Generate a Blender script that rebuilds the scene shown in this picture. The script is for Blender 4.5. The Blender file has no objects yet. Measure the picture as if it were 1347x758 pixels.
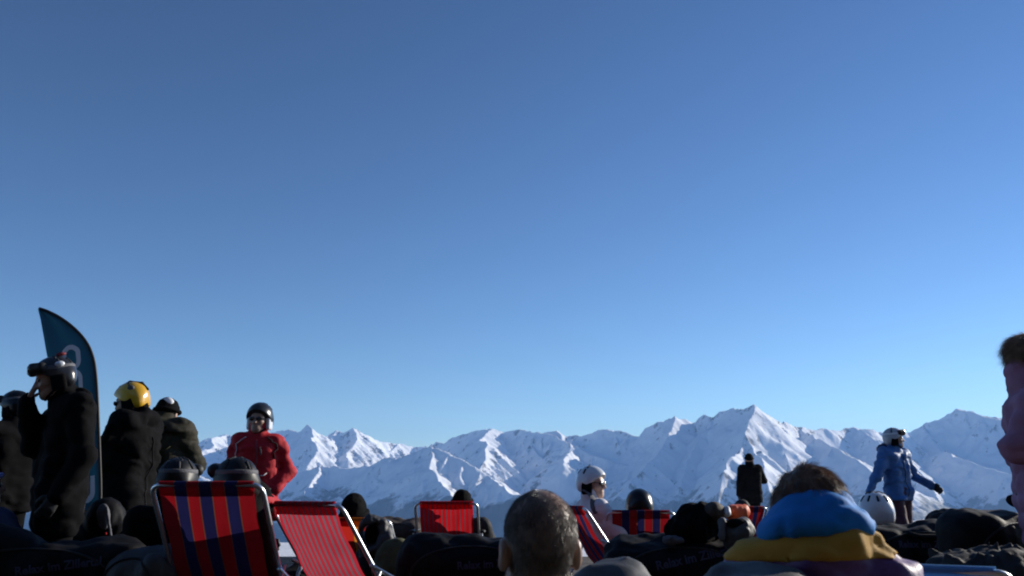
import bpy, bmesh, math, random
import numpy as np
from mathutils import Vector, Matrix, Euler
from mathutils.bvhtree import BVHTree

scene = bpy.context.scene
COL = scene.collection
R = math.radians

# ------------------------------------------------------------------ camera
CAM_H = 0.95
PITCH = R(13.45)
FPX = 1122.0                    # focal length in pixels of the 1347 px wide photograph
cam_d = bpy.data.cameras.new('camera')
cam_d.sensor_width = 36.0
cam_d.lens = 36.0 * FPX / 1347.0
cam_d.clip_start = 0.05
cam_d.clip_end = 120000.0
cam_d.dof.use_dof = True
cam_d.dof.focus_distance = 6.0
cam_d.dof.aperture_fstop = 5.6
cam = bpy.data.objects.new('camera', cam_d)
COL.objects.link(cam)
cam.location = (0, 0, CAM_H)
cam.rotation_euler = (R(90) + PITCH, 0, 0)
scene.camera = cam

# ------------------------------------------------------------------ sky and sun
SUN_EL, SUN_AZ = R(20), R(59)   # azimuth measured from +Y (view direction) towards +X (right)
world = bpy.data.worlds.new('World')
scene.world = world
world.use_nodes = True
wn = world.node_tree
wn.nodes.clear()
w_out = wn.nodes.new('ShaderNodeOutputWorld')
w_bg = wn.nodes.new('ShaderNodeBackground')
w_sky = wn.nodes.new('ShaderNodeTexSky')
w_sky.sky_type = 'NISHITA'
w_sky.sun_disc = False
w_sky.sun_elevation = SUN_EL
w_sky.sun_rotation = SUN_AZ
w_sky.altitude = 1300
w_sky.air_density = 1.0
w_sky.dust_density = 0.0
w_sky.ozone_density = 2.6
w_bg.inputs['Strength'].default_value = 0.052
w_gam = wn.nodes.new('ShaderNodeGamma')          # the camera's contrast on the sky, the same over the whole dome
w_gam.inputs['Gamma'].default_value = 1.4
wn.links.new(w_sky.outputs[0], w_gam.inputs['Color'])
wn.links.new(w_gam.outputs[0], w_bg.inputs['Color'])
wn.links.new(w_bg.outputs[0], w_out.inputs['Surface'])

sun_d = bpy.data.lights.new('sun', 'SUN')
sun_d.energy = 5.0
sun_d.angle = R(0.53)
sun_d.color = (1.0, 0.93, 0.82)
sun = bpy.data.objects.new('sun', sun_d)
COL.objects.link(sun)
sdir = Vector((math.sin(SUN_AZ) * math.cos(SUN_EL), math.cos(SUN_AZ) * math.cos(SUN_EL), math.sin(SUN_EL)))
sun.rotation_euler = sdir.to_track_quat('Z', 'Y').to_euler()
sun.location = (40, 25, 40)

scene.view_settings.view_transform = 'Standard'
scene.view_settings.look = 'None'
scene.view_settings.exposure = 0.24
scene.view_settings.gamma = 1.0
scene.view_settings.use_curve_mapping = False
scene.cycles.max_bounces = 6
scene.cycles.volume_bounces = 1
scene.cycles.transparent_max_bounces = 8
scene.cycles.filter_width = 2.0
scene.cycles.use_denoising = True

def P(px, py, d):
    """the point at forward distance d (metres along +Y) that the photograph shows at pixel px, py"""
    x = (px - 673.5) / FPX
    y = (379.0 - py) / FPX
    Y = math.cos(PITCH) - y * math.sin(PITCH)
    Z = math.sin(PITCH) + y * math.cos(PITCH)
    return Vector((x * d / Y, d, CAM_H + Z * d / Y))

# ------------------------------------------------------------------ noise
def _hash(ix, iy, iz):
    n = (ix * 374761393 + iy * 668265263 + iz * 2147483647 * 3 + 1442695) & 0xffffffff
    n = ((n ^ (n >> 13)) * 1274126177) & 0xffffffff
    n = ((n ^ (n >> 16)) * 2246822519) & 0xffffffff
    return ((n ^ (n >> 15)) & 0xffff).astype(np.float32) / 32767.5 - 1.0

def vnoise(x, y, z=None):
    if z is None:
        z = np.zeros_like(x)
    fx, fy, fz = np.floor(x), np.floor(y), np.floor(z)
    ix, iy, iz = fx.astype(np.int64), fy.astype(np.int64), fz.astype(np.int64)
    tx, ty, tz = x - fx, y - fy, z - fz
    tx = tx * tx * tx * (tx * (tx * 6 - 15) + 10)
    ty = ty * ty * ty * (ty * (ty * 6 - 15) + 10)
    tz = tz * tz * tz * (tz * (tz * 6 - 15) + 10)
    def c(a, b, d):
        return _hash(ix + a, iy + b, iz + d)
    def lerp(a, b, t):
        return a + (b - a) * t
    z0 = lerp(lerp(c(0, 0, 0), c(1, 0, 0), tx), lerp(c(0, 1, 0), c(1, 1, 0), tx), ty)
    z1 = lerp(lerp(c(0, 0, 1), c(1, 0, 1), tx), lerp(c(0, 1, 1), c(1, 1, 1), tx), ty)
    return lerp(z0, z1, tz)

def noise2(x, y):
    fx, fy = np.floor(x), np.floor(y)
    ix, iy = fx.astype(np.int64), fy.astype(np.int64)
    tx, ty = x - fx, y - fy
    tx = tx * tx * tx * (tx * (tx * 6 - 15) + 10)
    ty = ty * ty * ty * (ty * (ty * 6 - 15) + 10)
    z = np.zeros_like(ix)
    a, b = _hash(ix, iy, z), _hash(ix + 1, iy, z)
    c, d = _hash(ix, iy + 1, z), _hash(ix + 1, iy + 1, z)
    return (a + (b - a) * tx) + ((c + (d - c) * tx) - (a + (b - a) * tx)) * ty

# ------------------------------------------------------------------ objects and tags
def tag(o, label=None, cat=None, group=None, kind=None):
    if label: o['label'] = label
    if cat: o['category'] = cat
    if group: o['group'] = group
    if kind: o['kind'] = kind
    return o

def empty(name, loc, rz=0.0, label=None, cat=None, group=None):
    o = bpy.data.objects.new(name, None)
    o.empty_display_size = 0.2
    COL.objects.link(o)
    o.location = loc
    o.rotation_euler = (0, 0, rz)
    return tag(o, label, cat, group)

def link(name, mesh, m, parent=None):
    o = bpy.data.objects.new(name, mesh)
    for q in (m if isinstance(m, (list, tuple)) else [m]):
        if q is not None and q.name not in [s.name for s in mesh.materials if s]:
            mesh.materials.append(q)
    COL.objects.link(o)
    if parent is not None:
        o.parent = parent
    return o

def np_mesh(name, verts, faces, smooth=True):
    """verts (n,3), faces (m,3 or 4) numpy arrays"""
    me = bpy.data.meshes.new(name)
    verts = np.asarray(verts, np.float32)
    faces = np.asarray(faces, np.int32)
    n, k = faces.shape
    me.vertices.add(len(verts))
    me.vertices.foreach_set('co', verts.ravel())
    me.loops.add(n * k)
    me.loops.foreach_set('vertex_index', faces.ravel())
    me.polygons.add(n)
    me.polygons.foreach_set('loop_start', np.arange(0, n * k, k, dtype=np.int32))
    me.polygons.foreach_set('loop_total', np.full(n, k, np.int32))
    if smooth:
        me.polygons.foreach_set('use_smooth', np.ones(n, bool))
    me.update(calc_edges=True)
    return me

# ------------------------------------------------------------------ materials
def nodes_of(name):
    m = bpy.data.materials.new(name)
    m.use_nodes = True
    nt = m.node_tree
    b = nt.nodes['Principled BSDF']
    return m, nt, b

def mat(name, col, rough=0.7, var=0.25, scale=14.0, bump=0.25, bscale=None, metal=0.0, coat=0.0, sheen=0.0, spec=0.5, bdist=0.006):
    m, nt, b = nodes_of(name)
    tc = nt.nodes.new('ShaderNodeTexCoord')
    n1 = nt.nodes.new('ShaderNodeTexNoise')
    n1.inputs['Scale'].default_value = scale
    n1.inputs['Detail'].default_value = 6
    nt.links.new(tc.outputs['Object'], n1.inputs['Vector'])
    rp = nt.nodes.new('ShaderNodeValToRGB')
    e = rp.color_ramp.elements
    e[0].position, e[1].position = 0.3, 0.72
    e[0].color = tuple(c * (1 - var) for c in col) + (1,)
    e[1].color = tuple(min(1, c * (1 + var)) for c in col) + (1,)
    nt.links.new(n1.outputs['Fac'], rp.inputs['Fac'])
    nt.links.new(rp.outputs['Color'], b.inputs['Base Color'])
    b.inputs['Roughness'].default_value = rough
    b.inputs['Metallic'].default_value = metal
    b.inputs['Coat Weight'].default_value = coat
    b.inputs['Coat Roughness'].default_value = 0.08
    b.inputs['Sheen Weight'].default_value = sheen
    b.inputs['Specular IOR Level'].default_value = spec
    if bump:
        n2 = nt.nodes.new('ShaderNodeTexNoise')
        n2.inputs['Scale'].default_value = bscale or scale * 2.5
        n2.inputs['Detail'].default_value = 4
        nt.links.new(tc.outputs['Object'], n2.inputs['Vector'])
        bp = nt.nodes.new('ShaderNodeBump')
        bp.inputs['Strength'].default_value = bump
        bp.inputs['Distance'].default_value = bdist
        nt.links.new(n2.outputs['Fac'], bp.inputs['Height'])
        nt.links.new(bp.outputs['Normal'], b.inputs['Normal'])
    return m

# ------------------------------------------------------------------ the snowy mountains
def snow_rock_material():
    m, nt, b = nodes_of('mountain_snow')
    geo = nt.nodes.new('ShaderNodeNewGeometry')
    sep = nt.nodes.new('ShaderNodeSeparateXYZ')
    nt.links.new(geo.outputs['True Normal'], sep.inputs[0])
    tc = nt.nodes.new('ShaderNodeTexCoord')
    n = nt.nodes.new('ShaderNodeTexNoise')
    n.inputs['Scale'].default_value = 0.006
    n.inputs['Detail'].default_value = 9
    n.inputs['Roughness'].default_value = 0.68
    nt.links.new(tc.outputs['Object'], n.inputs['Vector'])
    # rock shows where it is steep, broken up by noise
    ma = nt.nodes.new('ShaderNodeMath'); ma.operation = 'MULTIPLY_ADD'
    ma.inputs[1].default_value = -0.85; ma.inputs[2].default_value = 0.995
    nt.links.new(n.outputs['Fac'], ma.inputs[0])
    sb = nt.nodes.new('ShaderNodeMath'); sb.operation = 'SUBTRACT'
    nt.links.new(ma.outputs[0], sb.inputs[0]); nt.links.new(sep.outputs['Z'], sb.inputs[1])
    mr = nt.nodes.new('ShaderNodeMapRange')
    mr.inputs['From Min'].default_value = 0.0; mr.inputs['From Max'].default_value = 0.10
    nt.links.new(sb.outputs[0], mr.inputs['Value'])
    # dark woods on the lower slopes, ragged upper limit
    pos = nt.nodes.new('ShaderNodeSeparateXYZ')
    nt.links.new(tc.outputs['Object'], pos.inputs[0])
    n3 = nt.nodes.new('ShaderNodeTexNoise'); n3.inputs['Scale'].default_value = 0.0022; n3.inputs['Detail'].default_value = 8
    n3.inputs['Roughness'].default_value = 0.7
    nt.links.new(tc.outputs['Object'], n3.inputs['Vector'])
    mh = nt.nodes.new('ShaderNodeMath'); mh.operation = 'MULTIPLY_ADD'
    mh.inputs[1].default_value = 1500.0; mh.inputs[2].default_value = -780.0
    nt.links.new(n3.outputs['Fac'], mh.inputs[0])
    s2 = nt.nodes.new('ShaderNodeMath'); s2.operation = 'SUBTRACT'
    nt.links.new(mh.outputs[0], s2.inputs[0]); nt.links.new(pos.outputs['Z'], s2.inputs[1])
    mw = nt.nodes.new('ShaderNodeMapRange')
    mw.inputs['From Min'].default_value = 0.0; mw.inputs['From Max'].default_value = 130.0
    mw.inputs['To Max'].default_value = 0.8
    nt.links.new(s2.outputs[0], mw.inputs['Value'])
    mx = nt.nodes.new('ShaderNodeMix'); mx.data_type = 'RGBA'
    mx.inputs['A'].default_value = (0.86, 0.87, 0.90, 1)
    mx.inputs['B'].default_value = (0.13, 0.12, 0.12, 1)
    nt.links.new(mr.outputs['Result'], mx.inputs['Factor'])
    mx2 = nt.nodes.new('ShaderNodeMix'); mx2.data_type = 'RGBA'
    nt.links.new(mx.outputs['Result'], mx2.inputs['A'])
    mx2.inputs['B'].default_value = (0.035, 0.045, 0.04, 1)
    nt.links.new(mw.outputs['Result'], mx2.inputs['Factor'])
    nt.links.new(mx2.outputs['Result'], b.inputs['Base Color'])
    b.inputs['Roughness'].default_value = 0.75
    b.inputs['Specular IOR Level'].default_value = 0.2
    bn = nt.nodes.new('ShaderNodeTexNoise'); bn.inputs['Scale'].default_value = 0.02; bn.inputs['Detail'].default_value = 6
    nt.links.new(tc.outputs['Object'], bn.inputs['Vector'])
    bp = nt.nodes.new('ShaderNodeBump'); bp.inputs['Strength'].default_value = 0.4; bp.inputs['Distance'].default_value = 16.0
    nt.links.new(bn.outputs['Fac'], bp.inputs['Height'])
    nt.links.new(bp.outputs['Normal'], b.inputs['Normal'])
    return m

rng = random.Random(11)
SEGS = []       # (a, b, slope) ridge segments in metres
def ridge(pts, slope=0.8):
    pts = [np.array(p, float) for p in pts]
    for a, b in zip(pts[:-1], pts[1:]):
        SEGS.append((a, b, slope))
    return pts
def K(px, py, km):
    return tuple(P(px, py, km * 1000.0))

def subspurs(pts, step, length, grade, slope, side_angle=62):
    """side ribs that run off both flanks of a spur"""
    for a, b in zip(pts[:-1], pts[1:]):
        L = np.linalg.norm((b - a)[:2])
        if L < 1: continue
        u = (b - a)[:2] / L
        t = rng.uniform(0.2, 0.9) * step
        while t < L:
            p = a + (b - a) * (t / L)
            for s in (-1, 1):
                if rng.random() < 0.12: continue
                ang = math.radians(side_angle + rng.uniform(-16, 16)) * s
                d = np.array([u[0] * math.cos(ang) - u[1] * math.sin(ang), u[0] * math.sin(ang) + u[1] * math.cos(ang)])
                ln = length * rng.uniform(0.5, 1.25)
                g = grade * rng.uniform(0.85, 1.2)
                m = p - np.array([0, 0, 12.0])
                mid = m + np.array([d[0] * ln * .5, d[1] * ln * .5, -g * ln * .42])
                ang2 = rng.uniform(-.3, .3)
                d2 = np.array([d[0] * math.cos(ang2) - d[1] * math.sin(ang2), d[0] * math.sin(ang2) + d[1] * math.cos(ang2)])
                end = mid + np.array([d2[0] * ln * .6, d2[1] * ln * .6, -g * ln * .7])
                ridge([m, mid, end], slope)
            t += step * rng.uniform(0.7, 1.35)

def spur(p, az, length, grade, n=5, slope=0.78, wander=18, ribs=(270, 430, 0.62)):
    """az: degrees from -Y (towards the camera), positive to the right"""
    pts = [np.array(p, float)]
    a = az
    for i in range(n):
        a2 = a + rng.uniform(-wander, wander)
        l = length / n * rng.uniform(.8, 1.2)
        g = grade * rng.uniform(.55, 1.5)
        q = pts[-1] + np.array([math.sin(R(a2)) * l, -math.cos(R(a2)) * l, -g * l])
        pts.append(q)
    ridge(pts, slope)
    if ribs: subspurs(pts, ribs[0], ribs[1], ribs[2], slope + .14)
    return pts

# skylines read off the photograph, each given its own distance
left_sky = [(-260, 560, 19), (-120, 572, 19), (-20, 556, 19), (70, 574, 18.5), (113, 562, 18), (150, 574, 18), (200, 578, 18), (252, 589, 18), (273, 579, 18), (298, 571, 18.2),
            (330, 578, 18), (360, 572, 17.4), (377, 565, 17), (388, 568, 16.8), (400, 559, 16.6), (415, 572, 16.8), (427, 576, 17.2), (446, 566, 17.6),
            (456, 569, 17.6), (466, 563, 17.6), (481, 572, 17.8), (494, 580, 18.4), (519, 585, 19.2), (527, 583, 19.4), (544, 589, 19.6), (560, 588, 19.4)]
mid_sky = [(560, 590, 17.6), (573, 581, 17.0), (582, 584, 16.8), (593, 576, 16.4), (614, 572, 16.0), (627, 567, 15.8), (645, 563, 15.6), (660, 570, 15.8), (672, 566, 15.6),
           (689, 566, 15.4), (702, 575, 15.6), (718, 570, 15.2), (735, 567, 15.0), (747, 575, 15.0), (776, 572, 14.6), (797, 564, 14.4), (808, 568, 14.4),
           (821, 567, 14.2), (837, 574, 14.2)]
right_sky = [(837, 576, 14.0), (848, 564, 13.8), (871, 553, 13.5), (886, 545, 13.4), (902, 552, 13.6), (914, 553, 13.7), (927, 545, 13.5), (938, 548, 13.3),
             (956, 540, 13.0), (974, 537, 12.8), (986, 531, 12.6), (996, 539, 12.7), (1010, 550, 12.9), (1024, 555, 13.2), (1056, 563, 13.6), (1083, 565, 14.0),
             (1110, 566, 14.4), (1125, 558, 14.6), (1137, 562, 14.7), (1155, 568, 15.0), (1190, 571, 15.2)]
far_sky = [(1150, 580, 16.6), (1191, 568, 16.4), (1213, 560, 16.2), (1236, 550, 16.0), (1249, 544, 15.8), (1261, 536, 15.6), (1276, 541, 15.7), (1294, 547, 15.9),
           (1312, 549, 16.0), (1347, 545, 16.2), (1400, 556, 16.4), (1500, 548, 16.6), (1640, 566, 17)]
for sky in (left_sky, mid_sky, right_sky, far_sky):
    ridge([K(*p) for p in sky], 0.95)

def is_peak(s, i):
    return 0 < i < len(s) - 1 and s[i][1] <= s[i - 1][1] and s[i][1] <= s[i + 1][1]
for sky, az0, ln, gr in ((left_sky, 12, 3600, .30), (mid_sky, 22, 4200, .27), (far_sky, 48, 4200, .34)):
    for i, p in enumerate(sky):
        if is_peak(sky, i) or (i % 3 == 1 and rng.random() < .55):
            spur(K(p[0], p[1] + 1, p[2]), az0 + rng.uniform(-26, 26), ln * rng.uniform(.6, 1.1), gr * rng.uniform(.85, 1.2))
# the big massif: broad smooth faces between a few long ribs
big = dict(ribs=(900, 520, .6))
def path(pts, slope=.8, ribs=None):
    q = ridge([K(*p) for p in pts], slope)
    if ribs: subspurs(q, ribs[0], ribs[1], ribs[2], slope + .06)
path([(986, 532, 12.6), (990, 552, 12.1), (984, 572, 11.6), (972, 592, 11.1), (958, 612, 10.6), (950, 640, 10.0), (940, 690, 9.2)], .80, (650, 380, .62))
path([(984, 572, 11.6), (1000, 596, 11.0), (1008, 620, 10.4), (1020, 655, 9.6)], .85, (500, 300, .6))
path([(886, 546, 13.4), (884, 566, 12.9), (872, 590, 12.4), (850, 612, 11.8), (826, 634, 11.2), (800, 664, 10.4)], .72, (1100, 420, .6))
path([(938, 549, 13.3), (925, 575, 12.7), (908, 606, 12.0), (896, 640, 11.2), (880, 680, 10.4)], .62, None)
path([(1056, 563, 13.6), (1066, 572, 13.0), (1090, 584, 12.2), (1118, 600, 11.4), (1150, 624, 10.6), (1180, 660, 9.8)], .62, (800, 380, .5))
path([(1010, 549, 12.9), (1024, 575, 12.2), (1040, 605, 11.4), (1062, 650, 10.6)], .8, (700, 320, .6))
path([(1125, 559, 14.6), (1150, 580, 13.8), (1185, 600, 13.0), (1215, 632, 12.2), (1240, 670, 11.4)], .7, (700, 420, .55))
path([(1213, 561, 16.2), (1232, 585, 14.8), (1250, 602, 13.4), (1290, 612, 12.6), (1340, 628, 11.8), (1420, 650, 11)], .72, (800, 420, .55))
path([(837, 575, 14.1), (845, 600, 13.2), (828, 622, 12.4), (806, 646, 11.6)], .75, (520, 420, .6))
# nearer ridges in the middle ground
path([(300, 640, 11.5), (340, 625, 11.2), (385, 628, 11), (420, 612, 10.8), (455, 617, 10.6), (480, 612, 10.6), (512, 601, 10.5), (540, 597, 10.4), (566, 590, 10.2),
      (588, 600, 10.0), (610, 606, 9.8), (640, 624, 9.5), (668, 648, 9.1), (695, 676, 8.7), (720, 720, 8.2)], .62, (430, 430, .52))
path([(566, 591, 10.2), (560, 615, 9.6), (580, 640, 9.0), (600, 668, 8.4)], .62, (380, 360, .5))
path([(480, 613, 10.6), (500, 632, 10), (535, 650, 9.4), (560, 676, 8.8)], .66, (380, 360, .5))
path([(385, 628, 11), (420, 645, 10.2), (455, 664, 9.4), (480, 690, 8.6)], .62, (420, 400, .5))
path([(420, 612, 10.8), (400, 640, 10), (385, 668, 9.2)], .66, (420, 380, .5))
path([(640, 624, 9.5), (660, 640, 9.0), (700, 660, 8.4)], .62, (360, 340, .5))
path([(-200, 600, 12), (0, 612, 11.5), (150, 604, 11.5), (230, 612, 11.4), (300, 640, 11.2)], .66, (600, 460, .5))

AZ = np.radians(np.concatenate([np.linspace(-62, -36, 60, endpoint=False), np.linspace(-36, 36, 1500), np.linspace(36.4, 62, 60)]))
DIST = np.concatenate([np.linspace(6500, 19600, 440), np.linspace(19700, 24000, 22)])
AA, DD = np.meshgrid(AZ, DIST)
GX = (np.sin(AA) * DD).ravel().astype(np.float32)
GY = (np.cos(AA) * DD).ravel().astype(np.float32)
WX = GX + 55 * noise2(GX / 700, GY / 700) + 22 * noise2(GX / 190 + 50, GY / 190)
WY = GY + 130 * noise2(GX / 800 + 9, GY / 800 + 31) + 40 * noise2(GX / 210 + 70, GY / 210)
H = np.full(GX.shape, -1500.0, np.float32)
LD = 2100.0
for a, b, s in SEGS:
    ax, ay, az_ = a; bx, by, bz = b
    reach = 2600.0
    x0, x1, y0, y1 = min(ax, bx) - reach, max(ax, bx) + reach, min(ay, by) - reach, max(ay, by) + reach
    ii = np.nonzero((WX > x0) & (WX < x1) & (WY > y0) & (WY < y1))[0]
    if not len(ii): continue
    qx, qy = WX[ii], WY[ii]
    ux, uy = bx - ax, by - ay
    t = np.clip(((qx - ax) * ux + (qy - ay) * uy) / max(ux * ux + uy * uy, 1e-6), 0, 1)
    d = np.sqrt((qx - ax - t * ux) ** 2 + (qy - ay - t * uy) ** 2)
    h = az_ + (bz - az_) * t - LD * (1 - np.exp(-1.24 * s * d / LD))
    H[ii] = np.maximum(H[ii], h)
# rough up the flanks: crags and gullies
rg = lambda f, o: 1 - np.abs(noise2(GX / f + o, GY / f + o * 1.7))
detail = 52 * (rg(420, 3) - .6) + 25 * (rg(170, 17) - .6) + 10 * (rg(75, 29) - .6)
H = H + np.where(H > -1400, detail * np.clip((H + 1500) / 600, 0, 1), 0).astype(np.float32)
nc, nr = len(AZ), len(DIST)
idx = np.arange(nr * nc).reshape(nr, nc)
F = np.stack([idx[:-1, :-1].ravel(), idx[:-1, 1:].ravel(), idx[1:, 1:].ravel(), idx[1:, :-1].ravel()], 1)[:, ::-1]
V = np.stack([GX, GY, H], 1)
tag(link('mountains', np_mesh('mountains', V, F[:, ::-1], smooth=False), snow_rock_material()), kind='structure')

# ------------------------------------------------------------------ the snow underfoot: terrace, drop, valley floor
def ground():
    rad = np.concatenate([[0.0], np.linspace(.5, 34, 130), np.linspace(35, 60, 26), np.geomspace(64, 24500, 60)])
    ang = np.radians(np.arange(0, 360, 1.5))
    RR, TT = np.meshgrid(rad[1:], ang, indexing='ij')
    x = (np.sin(TT) * RR).ravel(); y = (np.cos(TT) * RR).ravel()
    r = RR.ravel()
    z = .02 * noise2(x * 1.1, y * 1.1) + .012 * noise2(x * 4, y * 4) - .02
    azd = np.degrees(np.arctan2(x, y))
    sm = lambda v, p, q: np.clip((v - p) / (q - p), 0, 1) ** 2 * (3 - 2 * np.clip((v - p) / (q - p), 0, 1))
    edge = 18.0 + 5.5 * sm(azd, 8, 13) + 4 * sm(azd, 20, 26) + 14 * sm(np.abs(azd), 60, 90)
    z += (.40 + .10 * noise2(x / 2.2, y / 2.2)) * sm(azd, 22, 25) * (1 - sm(azd, 34, 44)) * np.exp(-((r - 23.5) / 2.2) ** 2)   # ploughed bank on the right
    over = np.clip(r - edge - 1.0 * noise2(x / 5, y / 5), 0, None)
    z -= np.minimum(over * .52 + 0, 1240 + 0 * over)
    z += np.clip(over / 600, 0, 1) * 60 * noise2(x / 700, y / 700)
    verts = np.concatenate([[[0, 0, -.02]], np.stack([x, y, z], 1)])
    n = len(ang); faces = []
    k = len(rad) - 1
    ring = 1 + np.arange(k * n).reshape(k, n)
    nxt = np.roll(ring, -1, axis=1)
    q = np.stack([ring[:-1].ravel(), nxt[:-1].ravel(), nxt[1:].ravel(), ring[1:].ravel()], 1)
    c = np.stack([np.zeros(n, int), ring[0], nxt[0], nxt[0]], 1)
    me = np_mesh('ground', verts, q)
    bm = bmesh.new(); bm.from_mesh(me); bm.verts.ensure_lookup_table()
    for i in range(n):
        bm.faces.new((bm.verts[0], bm.verts[int(nxt[0][i])], bm.verts[int(ring[0][i])])).smooth = True
    bmesh.ops.recalc_face_normals(bm, faces=bm.faces)
    if sum(f.normal.z for f in bm.faces) < 0:
        bmesh.ops.reverse_faces(bm, faces=bm.faces)
    bm.to_mesh(me); bm.free()
    return me
snow = mat('snow', (.80, .82, .86), .7, .06, 3.0, .6, 26, bdist=.02)
tag(link('ground', ground(), snow), kind='structure')

def terrace():
    """dark timber deck added unseen under the chairs to cut snow bounce: boards with open joints between them"""
    m = mat('added_dark_deck', (.035, .026, .02), .75, .4, 2.2, .5, 22)
    vs, fs, n = [], [], 0
    y = -7.0
    while y < 13.0:
        for x0, x1 in ((-11.0, -4.2), (-4.19, 2.6), (2.61, 11.0)):
            z = .035 + rng.uniform(-.002, .002)
            for zz in (z - .05, z):
                vs += [(x0, y, zz), (x1, y, zz), (x1, y + .138, zz), (x0, y + .138, zz)]
            fs += [(n + 4, n + 5, n + 6, n + 7), (n, n + 1, n + 5, n + 4), (n + 1, n + 2, n + 6, n + 5), (n + 2, n + 3, n + 7, n + 6), (n + 3, n, n + 4, n + 7)]
            n += 8
        y += .146
    tag(link('terrace', np_mesh('terrace', vs, fs, False), m), kind='structure')
terrace()

def added_shade_hut():
    """added log building, unseen behind the camera, blocks sky light from the backs"""
    m = mat('added_hut_timber', (.022, .015, .011), .8, .4, 1.4, .5, 12)
    vs, fs = [], []
    def bx(x0, x1, y0, y1, z0, z1):
        n = len(vs)
        vs.extend([(x, y, z) for z in (z0, z1) for y in (y0, y1) for x in (x0, x1)])
        fs.extend([(n + i for i in q) for q in ((0, 2, 3, 1), (4, 5, 7, 6), (0, 1, 5, 4), (2, 6, 7, 3), (0, 4, 6, 2), (1, 3, 7, 5))])
    for i in range(24):                                   # log walls, each course a little proud or shy
        bx(-13, 11, -10.0, -2.6 + .03 * (i % 2), .04 + i * .25, .04 + i * .25 + .235)
    bx(-14.2, 12.2, -11, -1.5, 6.05, 6.30)                # eaves
    bx(-14.0, 12.0, -9.5, -3.4, 6.31, 7.4)
    me = np_mesh('added_shade_hut', vs, [tuple(f) for f in fs], False)
    tag(link('added_shade_hut', me, m), kind='structure')
added_shade_hut()

# ------------------------------------------------------------------ the air between here and the peaks
def haze():
    bm = bmesh.new()
    bmesh.ops.create_cube(bm, size=1)
    me = bpy.data.meshes.new('haze'); 
    for v in bm.verts:
        v.co = (v.co.x * 52000, v.co.y * 52000, (-1420 if v.co.z < 0 else 1800))
    bm.to_mesh(me); bm.free()
    m = bpy.data.materials.new('haze')
    m.use_nodes = True
    nt = m.node_tree; nt.nodes.clear()
    out = nt.nodes.new('ShaderNodeOutputMaterial')
    pv = nt.nodes.new('ShaderNodeVolumePrincipled')
    pv.inputs['Color'].default_value = (.30, .56, 1.0, 1)
    pv.inputs['Density'].default_value = HAZE
    pv.inputs['Anisotropy'].default_value = 0.0
    nt.links.new(pv.outputs[0], out.inputs['Volume'])
    tag(link('haze', me, m), kind='stuff')
HAZE = 2.6e-5
haze()

# ------------------------------------------------------------------ sculpting: smooth unions of tapered limbs, meshed on a grid
def V3(*a):
    return np.array(a, np.float32)
_CORN = np.array([(i, j, k) for i in (0, 1) for j in (0, 1) for k in (0, 1)])
_EDGES = [(a, b) for a in range(8) for b in range(a + 1, 8) if np.abs(_CORN[a] - _CORN[b]).sum() == 1]

def surface_nets(v, lo, h):
    s = v < 0
    nx, ny, nz = v.shape
    c = [s[i:nx - 1 + i, j:ny - 1 + j, k:nz - 1 + k] for i, j, k in _CORN]
    cnt = np.zeros(c[0].shape, np.int8)
    for q in c: cnt += q
    I, J, Kk = np.nonzero((cnt > 0) & (cnt < 8))
    vals = np.stack([v[I + i, J + j, Kk + k] for i, j, k in _CORN], 1)
    pos = np.zeros((len(I), 3), np.float32); n = np.zeros(len(I), np.float32)
    for a, b in _EDGES:
        va, vb = vals[:, a], vals[:, b]
        m = (va < 0) != (vb < 0)
        t = np.where(m, va / np.where(m, va - vb, 1), 0)
        p = _CORN[a] + t[:, None] * (_CORN[b] - _CORN[a])
        pos += p * m[:, None]; n += m
    pos = pos / n[:, None] + np.stack([I, J, Kk], 1)
    verts = pos * h + np.asarray(lo, np.float32)
    idx = np.full(c[0].shape, -1, np.int32)
    idx[I, J, Kk] = np.arange(len(I))
    faces = []
    # edges along x
    def quads(sA, sB, q0, q1, q2, q3):
        m = sA != sB
        f = np.stack([q0[m], q1[m], q2[m], q3[m]], 1)
        flip = sA[m]
        f[~flip] = f[~flip][:, ::-1]
        faces.append(f)
    quads(s[:-1, 1:-1, 1:-1], s[1:, 1:-1, 1:-1], idx[:, :-1, :-1], idx[:, 1:, :-1], idx[:, 1:, 1:], idx[:, :-1, 1:])
    quads(s[1:-1, :-1, 1:-1], s[1:-1, 1:, 1:-1], idx[:-1, :, :-1], idx[:-1, :, 1:], idx[1:, :, 1:], idx[1:, :, :-1])
    quads(s[1:-1, 1:-1, :-1], s[1:-1, 1:-1, 1:], idx[:-1, :-1, :], idx[1:, :-1, :], idx[1:, 1:, :], idx[:-1, 1:, :])
    f = np.concatenate(faces)
    return verts, f[(f >= 0).all(1)]

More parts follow.
